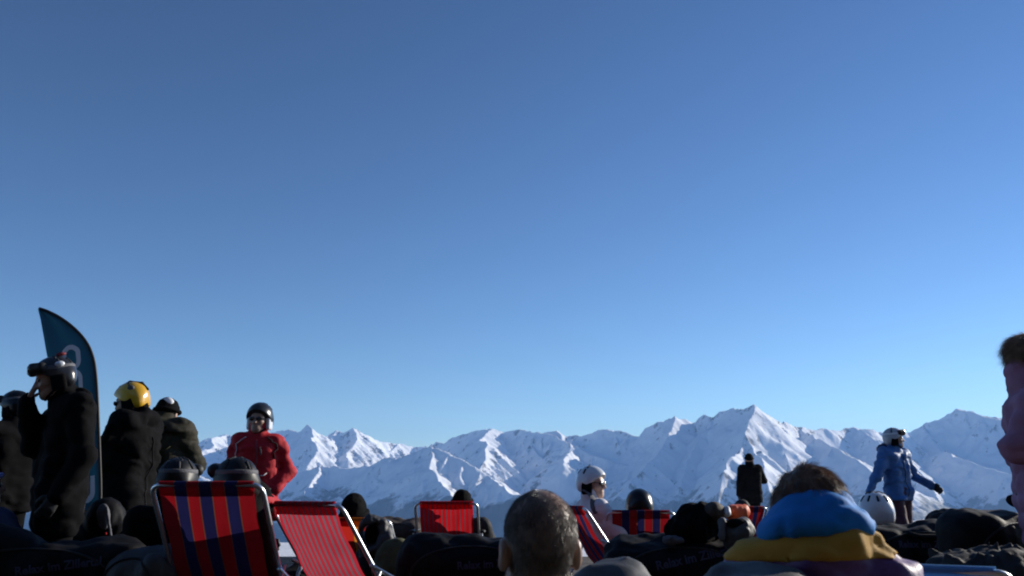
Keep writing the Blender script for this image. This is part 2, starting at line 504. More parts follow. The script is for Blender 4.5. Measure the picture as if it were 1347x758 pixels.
class S:
    """a solid made of smoothly joined primitives"""
    def __init__(self):
        self.p = []; self.cuts = []; self.disps = []
    def cap(self, a, b, ra, rb=None, k=.02, op=1, flat=None):
        a, b = np.asarray(a, np.float32), np.asarray(b, np.float32)
        rb = ra if rb is None else rb
        m = max(ra, rb)
        ab = b - a; L2 = max(float(ab @ ab), 1e-9)
        def f(X, Y, Z):
            t = np.clip(((X - a[0]) * ab[0] + (Y - a[1]) * ab[1] + (Z - a[2]) * ab[2]) / L2, 0, 1)
            return np.sqrt((X - a[0] - t * ab[0]) ** 2 + (Y - a[1] - t * ab[1]) ** 2 + (Z - a[2] - t * ab[2]) ** 2) - (ra + (rb - ra) * t)
        self.p.append((op, np.minimum(a, b) - m, np.maximum(a, b) + m, f, k)); return self
    def chain(self, pts, rs, k=.02, op=1):
        if not hasattr(rs, '__len__'): rs = [rs] * len(pts)
        for i in range(len(pts) - 1): self.cap(pts[i], pts[i + 1], rs[i], rs[i + 1], k, op)
        return self
    def ell(self, c, r, k=.02, rot=None, op=1):
        c, r = np.asarray(c, np.float32), np.asarray(r, np.float32)
        M = None if rot is None else np.asarray(rot, np.float32).T
        m = np.full(3, r.max()) if M is not None else r
        def f(X, Y, Z):
            x, y, z = X - c[0], Y - c[1], Z - c[2]
            if M is not None:
                x, y, z = (M[0, 0] * x + M[0, 1] * y + M[0, 2] * z, M[1, 0] * x + M[1, 1] * y + M[1, 2] * z, M[2, 0] * x + M[2, 1] * y + M[2, 2] * z)
            k0 = np.sqrt((x / r[0]) ** 2 + (y / r[1]) ** 2 + (z / r[2]) ** 2)
            k1 = np.sqrt((x / r[0] ** 2) ** 2 + (y / r[1] ** 2) ** 2 + (z / r[2] ** 2) ** 2)
            return k0 * (k0 - 1) / np.maximum(k1, 1e-6)
        self.p.append((op, c - m, c + m, f, k)); return self
    def box(self, c, half, rnd=.01, k=.02, rot=None, op=1):
        c, hf = np.asarray(c, np.float32), np.asarray(half, np.float32)
        M = None if rot is None else np.asarray(rot, np.float32).T
        m = np.full(3, np.linalg.norm(hf)) if M is not None else hf
        def f(X, Y, Z):
            x, y, z = X - c[0], Y - c[1], Z - c[2]
            if M is not None:
                x, y, z = (M[0, 0] * x + M[0, 1] * y + M[0, 2] * z, M[1, 0] * x + M[1, 1] * y + M[1, 2] * z, M[2, 0] * x + M[2, 1] * y + M[2, 2] * z)
            qx, qy, qz = np.abs(x) - hf[0] + rnd, np.abs(y) - hf[1] + rnd, np.abs(z) - hf[2] + rnd
            return np.sqrt(np.maximum(qx, 0) ** 2 + np.maximum(qy, 0) ** 2 + np.maximum(qz, 0) ** 2) + np.minimum(np.maximum(np.maximum(qx, qy), qz), 0) - rnd
        self.p.append((op, c - m, c + m, f, k)); return self
    def cut(self, p, n):
        """keep the side the normal points away from"""
        n = np.asarray(n, np.float32); self.cuts.append((np.asarray(p, np.float32), n / np.linalg.norm(n))); return self
    def disp(self, amp, sc, seed=0.0, crease=False):
        sc = (sc, sc, sc) if not hasattr(sc, '__len__') else sc
        self.disps.append((amp, sc, seed, crease)); return self
    def grow(self, r):
        q = S(); q.cuts = list(self.cuts); q.disps = list(self.disps)
        q.p = [(o, lo - r, hi + r, (lambda X, Y, Z, f=f: f(X, Y, Z) - r), k) for o, lo, hi, f, k in self.p]
        return q
    def mesh(self, name, h, smooth=True):
        lo = np.min([p[1] for p in self.p if p[0] > 0], 0) - 4 * h - .01
        hi = np.max([p[2] for p in self.p if p[0] > 0], 0) + 4 * h + .01
        n = np.ceil((hi - lo) / h).astype(int) + 1
        ax = [(lo[i] + h * np.arange(n[i])).astype(np.float32) for i in range(3)]
        v = np.full(n, .5, np.float32)
        for op, a, b, f, k in self.p:
            mg = 3 * h + k + .02
            sl = []
            for i in range(3):
                i0 = int(np.clip(np.floor((a[i] - mg - lo[i]) / h), 0, n[i])); i1 = int(np.clip(np.ceil((b[i] + mg - lo[i]) / h) + 1, 0, n[i]))
                sl.append(slice(i0, i1))
            sl = tuple(sl)
            if any(q.stop <= q.start for q in sl): continue
            d = f(ax[0][sl[0]][:, None, None], ax[1][sl[1]][None, :, None], ax[2][sl[2]][None, None, :])
            w = v[sl]
            if op > 0:
                q = np.clip(k - np.abs(w - d), 0, None) / max(k, 1e-6)
                v[sl] = np.minimum(w, d) - q * q * k * .25
            else:
                d = -d
                q = np.clip(k - np.abs(w - d), 0, None) / max(k, 1e-6)
                v[sl] = np.maximum(w, d) + q * q * k * .25
        near = np.abs(v) < .12
        if self.disps:
            I = np.nonzero(near)
            x, y, z = ax[0][I[0]], ax[1][I[1]], ax[2][I[2]]
            add = np.zeros(len(x), np.float32)
            for amp, sc, seed, cr in self.disps:
                if cr == 'quilt':      # stitched horizontal channels
                    add += amp * (.62 - np.sqrt(np.abs(np.sin(np.pi * (z * sc[2] + .12 * vnoise(x * 7, y * 7, z * 2))))))
                elif cr:      # puffs between sharp creases
                    wx = .05 * vnoise(x * 9 + seed, y * 9, z * 9)
                    add += amp * (.5 - 1.7 * np.abs(vnoise((x + wx) * sc[0] + seed, (y - wx) * sc[1] + seed * 1.3, (z + wx) * sc[2] - seed * .7)))
                else:
                    add += amp * vnoise(x * sc[0] + seed, y * sc[1] + seed * 1.3, z * sc[2] - seed * .7)
            v[I] += add
        for p, nn in self.cuts:
            d = (ax[0][:, None, None] - p[0]) * nn[0] + (ax[1][None, :, None] - p[1]) * nn[1] + (ax[2][None, None, :] - p[2]) * nn[2]
            v = np.maximum(v, d)
        v[[0, -1]] = .5; v[:, [0, -1]] = .5; v[:, :, [0, -1]] = .5
        vv, ff = surface_nets(v, lo, h)
        return np_mesh(name, vv, ff, smooth)

# ------------------------------------------------------------------ tubes, sheets, strands
def fillet(pts, r, n=5, closed=False):
    pts = [np.array(p, float) for p in pts]
    out = []
    N = len(pts)
    for i, p in enumerate(pts):
        if not closed and i in (0, N - 1):
            out.append(p); continue
        a, b = pts[i - 1] - p, pts[(i + 1) % N] - p
        la, lb = np.linalg.norm(a), np.linalg.norm(b)
        q = min(r, la * .45, lb * .45)
        p0, p1 = p + a / la * q, p + b / lb * q
        for j in range(n + 1):
            t = j / n
            out.append((1 - t) ** 2 * p0 + 2 * t * (1 - t) * p + t * t * p1)
    return out

def tube_arrays(pts, r, seg=8, closed=False, flat=1.0, thin=1.0):
    pts = np.array(pts, float); N = len(pts)
    rs = np.full(N, r) if not hasattr(r, '__len__') else np.array(r)
    verts, faces = [], []
    up = None
    for i in range(N):
        if closed: t = pts[(i + 1) % N] - pts[i - 1]
        else: t = pts[min(i + 1, N - 1)] - pts[max(i - 1, 0)]
        t = t / max(np.linalg.norm(t), 1e-9)
        if up is None:
            up = np.cross(t, (0, 0, 1.0))
            if np.linalg.norm(up) < .2: up = np.cross(t, (1.0, 0, 0))
        up = up - t * (up @ t); up /= np.linalg.norm(up)
        w = np.cross(t, up)
        for j in range(seg):
            a = 2 * math.pi * j / seg
            verts.append(pts[i] + rs[i] * (math.cos(a) * up * thin + math.sin(a) * w * flat))
    M = N if closed else N - 1
    for i in range(M):
        for j in range(seg):
            a, b = i * seg + j, i * seg + (j + 1) % seg
            c, d = ((i + 1) % N) * seg + (j + 1) % seg, ((i + 1) % N) * seg + j
            faces.append((a, b, c, d))
    if not closed:
        for base in (0, (N - 1) * seg):
            for j in range(1, seg - 2, 2):
                q = (base, base + j, base + j + 1, base + j + 2)
                faces.append(q if base else q[::-1])
    return np.array(verts), np.array(faces)

def tube(name, pts, r, m, parent=None, seg=8, closed=False, flat=1.0):
    v, f = tube_arrays(pts, r, seg, closed, flat)
    return link(name, np_mesh(name, v, f), m, parent)

def tubes(name, lst, m, parent=None, seg=8):
    vs, fs, n = [], [], 0
    for pts, r in lst:
        v, f = tube_arrays(pts, r, seg)
        vs.append(v); fs.append(f + n); n += len(v)
    return link(name, np_mesh(name, np.concatenate(vs), np.concatenate(fs)), m, parent)

def strands(name, roots, dirs, length, r, m, parent, seed=1, bend=(0, 0, -.3), segs=3, jit=.35):
    """thin tapered locks of hair, each a bent three sided spike"""
    g = np.random.default_rng(seed)
    n = len(roots)
    d = dirs + g.normal(0, jit, (n, 3)); d /= np.linalg.norm(d, axis=1)[:, None]
    L = length * g.uniform(.6, 1.25, n)
    side = np.cross(d, g.normal(0, 1, (n, 3))); side /= np.linalg.norm(side, axis=1)[:, None]
    s2 = np.cross(d, side)
    rows = []
    for i in range(segs + 1):
        t = i / segs
        c = roots + d * (L * t)[:, None] + np.array(bend)[None, :] * (L * t * t)[:, None]
        w = r * (1 - .85 * t)
        for a in (0, 2.094, 4.189):
            rows.append(c + (math.cos(a) * side + math.sin(a) * s2) * w)
    V = np.stack(rows, 1).reshape(-1, 3)            # n, 3*(segs+1)
    per = 3 * (segs + 1)
    f = []
    for i in range(segs):
        for j in range(3):
            a, b = i * 3 + j, i * 3 + (j + 1) % 3
            f.append((a, b, b + 3, a + 3))
    F = (np.array(f)[None] + (np.arange(n) * per)[:, None, None]).reshape(-1, 4)
    o = link(name, np_mesh(name, V, F), m, parent)
    return tag(o, kind='stuff')

def sample_surface(me, n, mask, seed=3):
    """n random points (with normals) on the faces whose centre passes mask(centres, normals)"""
    np_ = len(me.polygons)
    cen = np.empty(np_ * 3, np.float32); me.polygons.foreach_get('center', cen); cen = cen.reshape(-1, 3)
    nor = np.empty(np_ * 3, np.float32); me.polygons.foreach_get('normal', nor); nor = nor.reshape(-1, 3)
    ar = np.empty(np_, np.float32); me.polygons.foreach_get('area', ar)
    w = ar * mask(cen, nor)
    g = np.random.default_rng(seed)
    i = g.choice(np_, n, p=w / w.sum())
    sz = np.sqrt(ar[i])[:, None]
    return cen[i] + g.uniform(-.6, .6, (n, 3)) * sz * (1 - np.abs(nor[i])), nor[i]

def rot3(rx=0, ry=0, rz=0):
    return np.array(Euler((R(rx), R(ry), R(rz)), 'XYZ').to_matrix(), np.float32)

# ------------------------------------------------------------------ shared materials
M = {}
M['skin'] = mat('skin', (.36, .21, .15), .5, .12, 30, .15, 160, bdist=.001)
M['skin_pale'] = mat('skin_pale', (.55, .36, .28), .5, .1, 30, .15, 160, bdist=.001)
M['scalp'] = mat('scalp', (.40, .27, .21), .38, .18, 22, .2, 240, bdist=.001)
M['eye'] = mat('eye', (.05, .035, .03), .15, .05, 5, 0)
M['lips'] = mat('lips', (.36, .13, .11), .45, .1, 30, .1)
M['black_cloth'] = mat('black_cloth', (.005, .005, .006), .9, .3, 9, .12, 60, spec=.08)
M['black_nylon'] = mat('black_nylon', (.006, .006, .008), .65, .35, 7, .4, 30, spec=.15)
M['charcoal'] = mat('charcoal_cloth', (.022, .022, .025), .75, .25, 9, .35, 50, spec=.25)
M['grey_nylon'] = mat('grey_nylon', (.045, .045, .048), .6, .22, 8, .45, 30)
M['olive'] = mat('olive_cloth', (.034, .031, .02), .8, .25, 9, .4, 45, spec=.2)
M['khaki'] = mat('khaki_cloth', (.07, .07, .025), .8, .3, 9, .6, 40)
M['ochre'] = mat('ochre_cloth', (.18, .105, .02), .75, .15, 9, .4, 50)
M['red_cloth'] = mat('red_cloth', (.44, .012, .022), .75, .16, 9, .3, 40, spec=.3)
M['wine'] = mat('wine_cloth', (.030, .007, .011), .7, .2, 9, .4, 45)
M['dark_red'] = mat('dark_red_cloth', (.22, .02, .03), .7, .2, 9, .4, 45)
M['blue_hood'] = mat('blue_nylon', (.016, .20, .58), .72, .12, 8, .3, 30, spec=.2)
M['blue_jacket'] = mat('blue_jacket', (.045, .15, .38), .6, .14, 9, .4, 40)
M['navy_cloth'] = mat('navy_cloth', (.02, .035, .10), .7, .2, 9, .4, 45)
M['yellow_cloth'] = mat('yellow_cloth', (.46, .26, .04), .75, .1, 9, .3, 40, spec=.2)
M['purple'] = mat('purple_cloth', (.12, .05, .20), .55, .16, 9, .5, 36)
M['maroon'] = mat('maroon_cloth', (.06, .010, .022), .75, .2, 9, .4, 45)
M['white_cloth'] = mat('white_cloth', (.72, .70, .74), .65, .08, 9, .4, 40)
M['pink'] = mat('pink_cloth', (.36, .18, .27), .75, .12, 8, .4, 45, spec=.2)
M['brown_cloth'] = mat('brown_cloth', (.05, .036, .028), .8, .25, 8, .5, 40)
M['orange_cloth'] = mat('orange_cloth', (.80, .13, .04), .6, .12, 9, .4, 40)
M['lilac'] = mat('lilac_cloth', (.25, .27, .62), .75, .12, 12, .4, 60)
M['black_gloss'] = mat('black_helmet_shell', (.007, .007, .008), .3, .25, 8, .04, 40, coat=.12, spec=.35)
M['black_satin'] = mat('black_satin_shell', (.007, .007, .008), .45, .2, 8, .05, 40, spec=.3)
M['grey_gloss'] = mat('dark_grey_shell', (.022, .023, .027), .3, .35, 10, .05, 40, coat=.25)
M['yellow_gloss'] = mat('yellow_helmet_shell', (.72, .40, .02), .28, .06, 8, .03, 40, coat=.7)
M['white_gloss'] = mat('white_helmet_shell', (.74, .76, .80), .3, .05, 8, .03, 40, coat=.6)
M['silver_shell'] = mat('silver_helmet_shell', (.40, .42, .46), .35, .1, 8, .03, 40, coat=.3)
M['vent'] = mat('helmet_vent', (.012, .014, .02), .7, .2, 10, 0)
M['goggle'] = mat('goggle_lens', (.012, .012, .014), .08, .1, 8, 0, coat=1.0)
M['orange_lens'] = mat('orange_lens', (.75, .26, .03), .12, .1, 8, 0, coat=1.0)
M['rubber'] = mat('black_rubber', (.010, .010, .011), .6, .2, 20, .2, 80)
M['strap'] = mat('grey_strap', (.10, .10, .115), .7, .2, 20, .3, 120)
M['steel'] = mat('aluminium_tube', (.72, .76, .80), .36, .06, 20, .02, 90, metal=1.0)
M['hair_brown'] = mat('brown_hair', (.22, .135, .085), .42, .55, 26, .3, 120, spec=.6)
M['hair_light'] = mat('light_brown_hair', (.34, .22, .14), .42, .5, 26, .3, 120, spec=.6)
M['hair_dark'] = mat('dark_hair', (.03, .022, .018), .5, .4, 30, .2, 120)
M['hair_grey'] = mat('grey_hair', (.15, .13, .115), .36, .7, 34, .1, 120, spec=.8)
M['boot'] = mat('ski_boot', (.03, .03, .034), .4, .3, 8, .1, 40)
M['white_trim'] = mat('white_trim', (.75, .76, .80), .6, .06, 12, .1, 60)
M['bag_print'] = mat('bag_print', (.04, .04, .085), .8, .1, 20, .1, 60)
M['label_cloth'] = mat('label_cloth', (.30, .38, .48), .7, .1, 20, .1, 60)

# ------------------------------------------------------------------ people
def hand(s, wrist, d, n, curl=25, side=1, g=0.0, spread=6):
    """palm, four unequal fingers and a thumb; d points to the fingertips, n out of the palm, side +1 right / -1 left"""
    d = np.asarray(d, float); d /= np.linalg.norm(d)
    n = np.asarray(n, float); n = n - d * (n @ d); n /= np.linalg.norm(n)
    w = np.cross(d, n) * side          # towards the thumb
    wr = np.asarray(wrist, float)
    for o in (-.026, -.009, .009, .026):
        s.cap(wr + d * .012 + w * o * .6, wr + d * .085 + w * o, .014 + g, .0125 + g, .012)
    for o, L, r in ((.030, .070, .0088), (.010, .079, .0092), (-.010, .073, .0088), (-.029, .057, .0078)):
        b = wr + d * .088 + w * o
        a = math.radians(spread) * o / .03
        f = d * math.cos(a) + w * math.sin(a)
        c = 0.0
        for i, (fr, rr) in enumerate(((.44, 1.0), (.32, .93), (.24, .84))):
            c += math.radians(curl * (.8 + .35 * i))
            v = f * math.cos(c) + n * math.sin(c)
            e = b + v * L * fr
            s.cap(b, e, (r + g) * rr, (r + g) * rr * .93, .005)
            b = e
    b = wr + d * .022 + w * .026 + n * .006
    t1 = b + (d * .55 + w * .75 + n * .35) * .040
    t2 = t1 + (d * .85 + w * .25 + n * .45) * .034
    s.cap(b, t1, .0135 + g, .0105 + g, .012)
    s.cap(t1, t2, .0102 + g, .0085 + g, .005)

STAND = dict(pelvis=(0, 0, .96), chest=(0, -.01, 1.27), neck=(0, -.01, 1.47), head=(0, .02, 1.625),
             shR=(.185, -.01, 1.42), shL=(-.185, -.01, 1.42), elR=(.25, -.03, 1.13), elL=(-.25, -.03, 1.13), wrR=(.26, .06, .89), wrL=(-.26, .06, .89),
             hipR=(.09, 0, .93), hipL=(-.09, 0, .93), knR=(.105, .02, .50), knL=(-.105, .02, .50), anR=(.115, -.02, .10), anL=(-.115, -.02, .10),
             toR=(.135, .16, .05), toL=(-.135, .16, .05))

def SIT(rec=32, zs=.36, lift=0.0):
    """sitting, torso leaning back by rec degrees, seat at height zs"""
    a = R(rec)
    u = np.array([0, -math.sin(a), math.cos(a)])
    f = np.array([0, math.cos(a), math.sin(a)])
    p = np.array([0, -.02, zs])
    hd = u * .47 + u * .10 + f * .05 + np.array([0, .015, .045])
    q = dict(pelvis=p, chest=p + u * .30, neck=p + u * .50, head=p + u * .50 + np.array([0, .03, .145]) + u * .01)
    for sd, sg in (('R', 1), ('L', -1)):
        x = np.array([sg, 0, 0])
        q['sh' + sd] = p + u * .45 + x * .18
        q['el' + sd] = p + u * .22 + x * .25 + f * .05
        q['wr' + sd] = p + u * .16 + x * .16 + f * .27
        q['hip' + sd] = p + x * .09
        q['kn' + sd] = p + x * .13 + np.array([0, .43, .10 + lift])
        q['an' + sd] = np.array([sg * .14, p[1] + .72, .10])
        q['to' + sd] = np.array([sg * .17, p[1] + .90, .07])
    return q

def head_prims(s, hp, Rh, k=1.0, ears=True):
    e = lambda c, r, kk=.02, op=1: s.ell(hp(*c), np.array(r) * k, kk, Rh, op)
    c = lambda a, b, ra, rb, kk=.012: s.cap(hp(*a), hp(*b), ra * k, rb * k, kk)
    e((0, -.015, .035), (.076, .096, .088), .02)
    e((0, .028, -.03), (.060, .062, .088), .03)
    e((0, .062, -.095), (.028, .026, .024), .03)
    c((-.052, .0, -.07), (-.018, .062, -.10), .020, .018, .03); c((.052, .0, -.07), (.018, .062, -.10), .020, .018, .03)
    c((-.034, .077, .020), (.034, .077, .020), .013, .013, .02)
    e((-.032, .092, -.002), (.017, .014, .012), .012, -1); e((.032, .092, -.002), (.017, .014, .012), .012, -1)
    c((0, .088, .010), (0, .110, -.034), .009, .0125, .012)
    c((-.014, .094, -.037), (.014, .094, -.037), .009, .009, .01)
    c((-.040, .066, -.030), (-.050, .045, -.028), .017, .015, .02); c((.040, .066, -.030), (.050, .045, -.028), .017, .015, .02)
    c((-.019, .084, -.062), (.019, .084, -.062), .0085, .0085, .008); c((-.016, .083, -.074), (.016, .083, -.074), .009, .009, .008)
    if ears:
        for g in (-1, 1):
            e((g * .082, -.012, -.014), (.013, .023, .035), .008)
            e((g * .093, -.006, -.012), (.007, .013, .021), .006, -1)

def person(label, loc, rz, pose, scale=1.0, hd=(0, 0, 0), jacket='black_cloth', trousers='black_cloth', gloves='rubber', skin='skin',
           pad=.0, hem=.78, group=None, hr=.011, head_k=1.0, collar=True, sculpt=None, boots=True, eyes=True, hands=None, jk=None, wrinkle=.0045,
           yoke=None, jh=.016, tors=1.0, tall=.015, armk=1.0):
    group = group or ('people sitting on the terrace' if pose['pelvis'][2] < .7 else 'people standing on the terrace')
    root = empty('person', loc, rz, label, 'person', group)
    J = {k: np.array(v, float) * scale for k, v in pose.items()}
    if J['pelvis'][2] < .7: hem = None
    Rh = rot3(hd[1], hd[2], hd[0])
    kk = head_k * (.5 + .5 * scale)
    hp = lambda x, y, z: J['head'] + Rh @ (np.array((x, y, z), np.float32) * kk)
    # ---- the body: one continuous surface
    b = S()
    head_prims(b, hp, Rh, kk)
    b.cap(J['neck'] - V3(0, 0, .02), J['head'] + Rh @ V3(0, -.02, -.04), .058 * scale, .054 * scale, .03)
    for sd, g in (('R', 1), ('L', -1)):
        sh, el, wr, hip, kn, an, to = (J[q + sd] for q in ('sh', 'el', 'wr', 'hip', 'kn', 'an', 'to'))
        b.cap(J['pelvis'] + V3(g * .07, 0, 0), J['chest'] * .6 + sh * .4, .084 * scale, .084 * scale, .05)
        b.cap(J['neck'] - V3(0, 0, .03), sh, .055 * scale, .06 * scale, .05)
        b.chain([sh, el, wr], [.052 * scale, .042 * scale, .027 * scale], .03)
        b.chain([hip, kn, an], [.088 * scale, .056 * scale, .038 * scale], .05)
        b.cap(an, to, .04 * scale, .03 * scale, .03)
    hands = hands or {}
    for sd, g in (('R', 1), ('L', -1)):
        h = hands.get(sd, {})
        fd = h.get('d', (J['wr' + sd] - J['el' + sd]))
        pn = h.get('n', (-g, 0.0, 0.0) if abs(fd[0]) < .8 * np.linalg.norm(fd) else (0, 0, -1.0))
        if not (gloves and not h.get('bare')):
            hand(b, J['wr' + sd], fd, pn, h.get('curl', 22), g)
        else:
            gl = S()
            gl.cap(J['wr' + sd] - np.asarray(fd) / np.linalg.norm(fd) * .05, J['wr' + sd], .047 * scale, .04 * scale, .02)
            hand(gl, J['wr' + sd], fd, pn, h.get('curl', 28), g, .006)
            link('glove', gl.mesh('glove', .009), M[gloves], root)
    bo = link('body', b.mesh('body', hr), M[skin], root)
    # ---- jacket
    if jacket:
        j = S()
        up = J['neck'] - J['chest']; up = up / np.linalg.norm(up)
        for sd, g in (('R', 1), ('L', -1)):
            sh, el, wr, hip = (J[q + sd] for q in ('sh', 'el', 'wr', 'hip'))
            j.cap(J['pelvis'] + V3(g * .075 * scale, 0, 0), J['chest'] * .55 + sh * .45, (.115 + pad) * scale, (.120 + pad) * scale * tors, .08)
            j.cap(J['neck'] - up * .05, sh, (.072 + pad * .5) * scale, (.080 + pad * .6) * scale * armk, .06)
            j.chain([sh, el * .98 + sh * .02, wr], [(.076 + pad * .6) * scale * armk, (.060 + pad * .5) * scale * armk, (.046 + pad * .4) * scale], .035)
            if hem is not None:
                kn = J['kn' + sd]
                j.cap(hip, hip + (kn - hip) * .42, (.118 + pad) * scale, (.112 + pad) * scale, .06)
        if collar:
            j.cap(J['neck'] - up * .02, J['neck'] + up * (.055 + tall) + V3(0, .015 + tall * .2, 0), (.086 + pad * .3) * scale, (.078 + pad * .3) * scale, .03)
        if jk: jk(j, J, hp, Rh, scale)
        j.disp(wrinkle * 2.6, (4.5, 4.5, 13), rng.uniform(0, 60), True); j.disp(wrinkle * .8, (13, 13, 30), rng.uniform(0, 60), True)
        if hem is not None: j.cut((0, 0, hem * scale), (0, 0, -1))
        if yoke is None:
            link('jacket', j.mesh('jacket', jh), M[jacket], root)
        else:
            ym, pt, nn = yoke
            top, low = j.grow(.006), j          # the yoke is a layer sewn over the jacket
            low.cut(np.asarray(pt, float) + np.asarray(nn, float) * .012, nn)
            top.cut(pt, -np.asarray(nn, float))
            link('jacket', low.mesh('jacket', jh), M[jacket], root)
            link('yoke', top.mesh('yoke', jh), M[ym], root)
    # ---- trousers and boots
    t = S()
    t.ell(J['pelvis'] - V3(0, 0, .01), V3(.165, .13, .14) * scale, .05)
    for sd, g in (('R', 1), ('L', -1)):
        hip, kn, an, to = (J[q + sd] for q in ('hip', 'kn', 'an', 'to'))
        t.chain([hip, kn, an + V3(0, 0, .05)], [.108 * scale, .082 * scale, .085 * scale], .05)
    t.disp(.008, (12, 12, 18), rng.uniform(0, 60))
    link('trousers', t.mesh('trousers', .02), M[trousers], root)
    for sd in ('R', 'L'):
        an, to = J['an' + sd], J['to' + sd]
        q = S()
        q.cap(an + V3(0, 0, .14), an, .062, .06, .03); q.cap(an - V3(0, .03, .03), to, .055, .045, .03)
        q.cut((0, 0, min(an[2], to[2]) - .048), (0, 0, -1))
        link('boot', q.mesh('boot', .014), M['boot'], root)
    if eyes:
        for g in (-1, 1):
            q = S(); q.ell(hp(g * .032, .079, -.002), V3(.0125, .0125, .0125) * kk, 0)
            link('eye', q.mesh('eye', .004), M['eye'], root)
    return root, J, hp, Rh, bo, kk

def helmet(p, shell, strap='black_cloth', vents=0, stripe=None, goggles=None, lens='goggle', ears=True, size=1.0, glasses=False, peak=False, ventm='vent', padm='black_cloth', gstrap='strap'):
    """ski helmet on the head of p; goggles: None, 'brow' (pushed up) or 'eyes'"""
    root, J, hp, Rh, bo, kk = p
    s = S()
    z = size * kk
    s.ell(hp(0, -.012, .030), V3(.108, .132, .118) * z, .01, Rh)
    s.box(hp(0, -.035, -.012), V3(.098, .092, .062) * z, .05 * z, .03, Rh)
    n = Rh @ V3(0, .80, -1.0); s.cut(hp(0, .075, .045), n)
    gg = np.random.default_rng(int(abs(J['head'][2]) * 1e5) % 9999)
    vl = []
    for i in range(vents):
        a = -75 + 150 * (i // 2) / max(1, vents // 2 - 1) if vents > 2 else 0
        row = i % 2
        th = R(a); ph = R(38 + 30 * row)
        dirv = V3(math.sin(th) * math.cos(ph), -math.cos(th) * math.cos(ph) * (1 if row == 0 else .6), math.sin(ph))
        c = V3(0, -.012, .030) + dirv * V3(.108, .132, .118) * size
        tan = np.cross(dirv, V3(0, 0, 1)); tan = np.cross(tan, dirv); tan /= np.linalg.norm(tan)
        a0, a1 = c - tan * .020, c + tan * .020
        s.cap(hp(*a0), hp(*a1), .0085, .0085, .003, -1)
        q = S(); q.cap(hp(*(a0 * .965)), hp(*(a1 * .965)), .009, .009)
        vl.append(q)
    h = link('helmet', s.mesh('helmet', .007), M[shell], root)
    for q in vl: link('vent', q.mesh('vent', .005), M[ventm], h)
    rim = []
    if ears:
        for g in (-1, 1):
            q = S(); q.box(hp(g * .088, -.02, -.035), V3(.020, .048, .058) * z, .02, .01, Rh)
            link('ear_pad', q.mesh('ear_pad', .009), M[padm], root)
        q = S(); q.chain([hp(-.088, .0, -.07), hp(-.05, .05, -.112), hp(0, .062, -.124), hp(.05, .05, -.112), hp(.088, .0, -.07)], .008, .004)
        link('chin_strap', q.mesh('chin_strap', .006), M[strap], root)
    if peak:
        q = S(); q.ell(hp(0, .12, .052), V3(.075, .05, .012) * z, .01, Rh); link('peak', q.mesh('peak', .007), M['black_satin'], h)
    if goggles:
        cy, cz = (.106, .072) if goggles == 'brow' else (.098, .004)
        q = S(); q.chain([hp(-.078, cy - .045, cz), hp(-.04, cy, cz), hp(.04, cy, cz), hp(.078, cy - .045, cz)], .036 * z, .02)
        q.cut(hp(0, cy + .022, cz), Rh @ V3(0, 1, .1))
        go = link('goggles', q.mesh('goggles', .008), M['rubber'], root)
        q = S(); q.chain([hp(-.074, cy - .036, cz), hp(-.04, cy + .004, cz), hp(.04, cy + .004, cz), hp(.074, cy - .036, cz)], .029 * z, .02)
        q.cut(hp(0, cy + .032, cz), Rh @ V3(0, 1, .1))
        link('lens', q.mesh('lens', .007), M[lens], go)
        fz = math.sqrt(max(.05, 1 - ((cz - .030) / .118) ** 2)) if goggles == 'brow' else 1.0
        ring = [hp(.109 * size * fz * math.sin(R(t)), -.012 - .133 * size * fz * math.cos(R(t)), cz - .012) for t in range(-126, 127, 12)]
        v, f = tube_arrays(ring, .016, 8, False, 1.0, .28)
        link('strap', np_mesh('strap', v, f), M[gstrap], go)
    if glasses:
        sunglasses(p)
    return h

def sunglasses(p):
    root, J, hp, Rh, bo, kk = p
    q = S()
    for g in (-1, 1):
        q.ell(hp(g * .034, .096, -.002), V3(.030, .009, .020) * kk, .004, Rh)
        q.cap(hp(g * .062, .088, .004), hp(g * .084, -.005, .006), .0045, .004, .004)
    q.cap(hp(-.012, .102, .003), hp(.012, .102, .003), .004, .004, .003)
    link('sunglasses', q.mesh('sunglasses', .005), M['goggle'], root)

def beanie(p, m, size=1.0, slouch=0.0, name='beanie'):
    root, J, hp, Rh, bo, kk = p
    s = S()
    s.ell(hp(0, -.018 - slouch * .3, .038 + slouch * .2), V3(.088, .108, .100 + slouch) * kk * size, .02, Rh)
    s.cut(hp(0, .05, .028), Rh @ V3(0, .42, -1))
    s.disp(.004, 40, 3)
    h = link(name, s.mesh(name, .007), M[m], root)
    ring = [hp(.090 * size * math.cos(R(t)), -.018 + .110 * size * math.sin(R(t)), .030 + .03 * math.sin(R(t))) for t in range(0, 360, 15)]
    v, f = tube_arrays(ring, .016, 8, True)
    link('cuff', np_mesh('cuff', v, f), M[m], h)
    return h

def hair_on(p, m, src, mask, n, length, r, seed, crown=(0, -.03, .12), lift=.25, bend=(0, 0, -.3), jit=.2, sweep=(0, 0, 0), name='strands', parent=None):
    """hair that lies along the surface src, combed away from the crown"""
    root, J, hp, Rh, bo, kk = p
    pts, nor = sample_surface(src.data, n, mask, seed)
    f = pts - hp(*crown)[None, :] + (Rh @ np.array(sweep, np.float32))[None, :]
    f = f - nor * (f * nor).sum(1)[:, None]
    f = f / np.maximum(np.linalg.norm(f, axis=1), 1e-4)[:, None]
    g = np.random.default_rng(seed + 1)
    # locks: neighbouring hairs share a wave
    w = vnoise(pts[:, 0] * 38, pts[:, 1] * 38, pts[:, 2] * 38)[:, None]
    sidev = np.cross(f, nor)
    d = f + nor * (lift * (1 + .7 * w)) + sidev * w * .55
    return strands(name, pts - nor * .0015, d, length, r, M[m], parent or root, seed, bend, 3, jit)

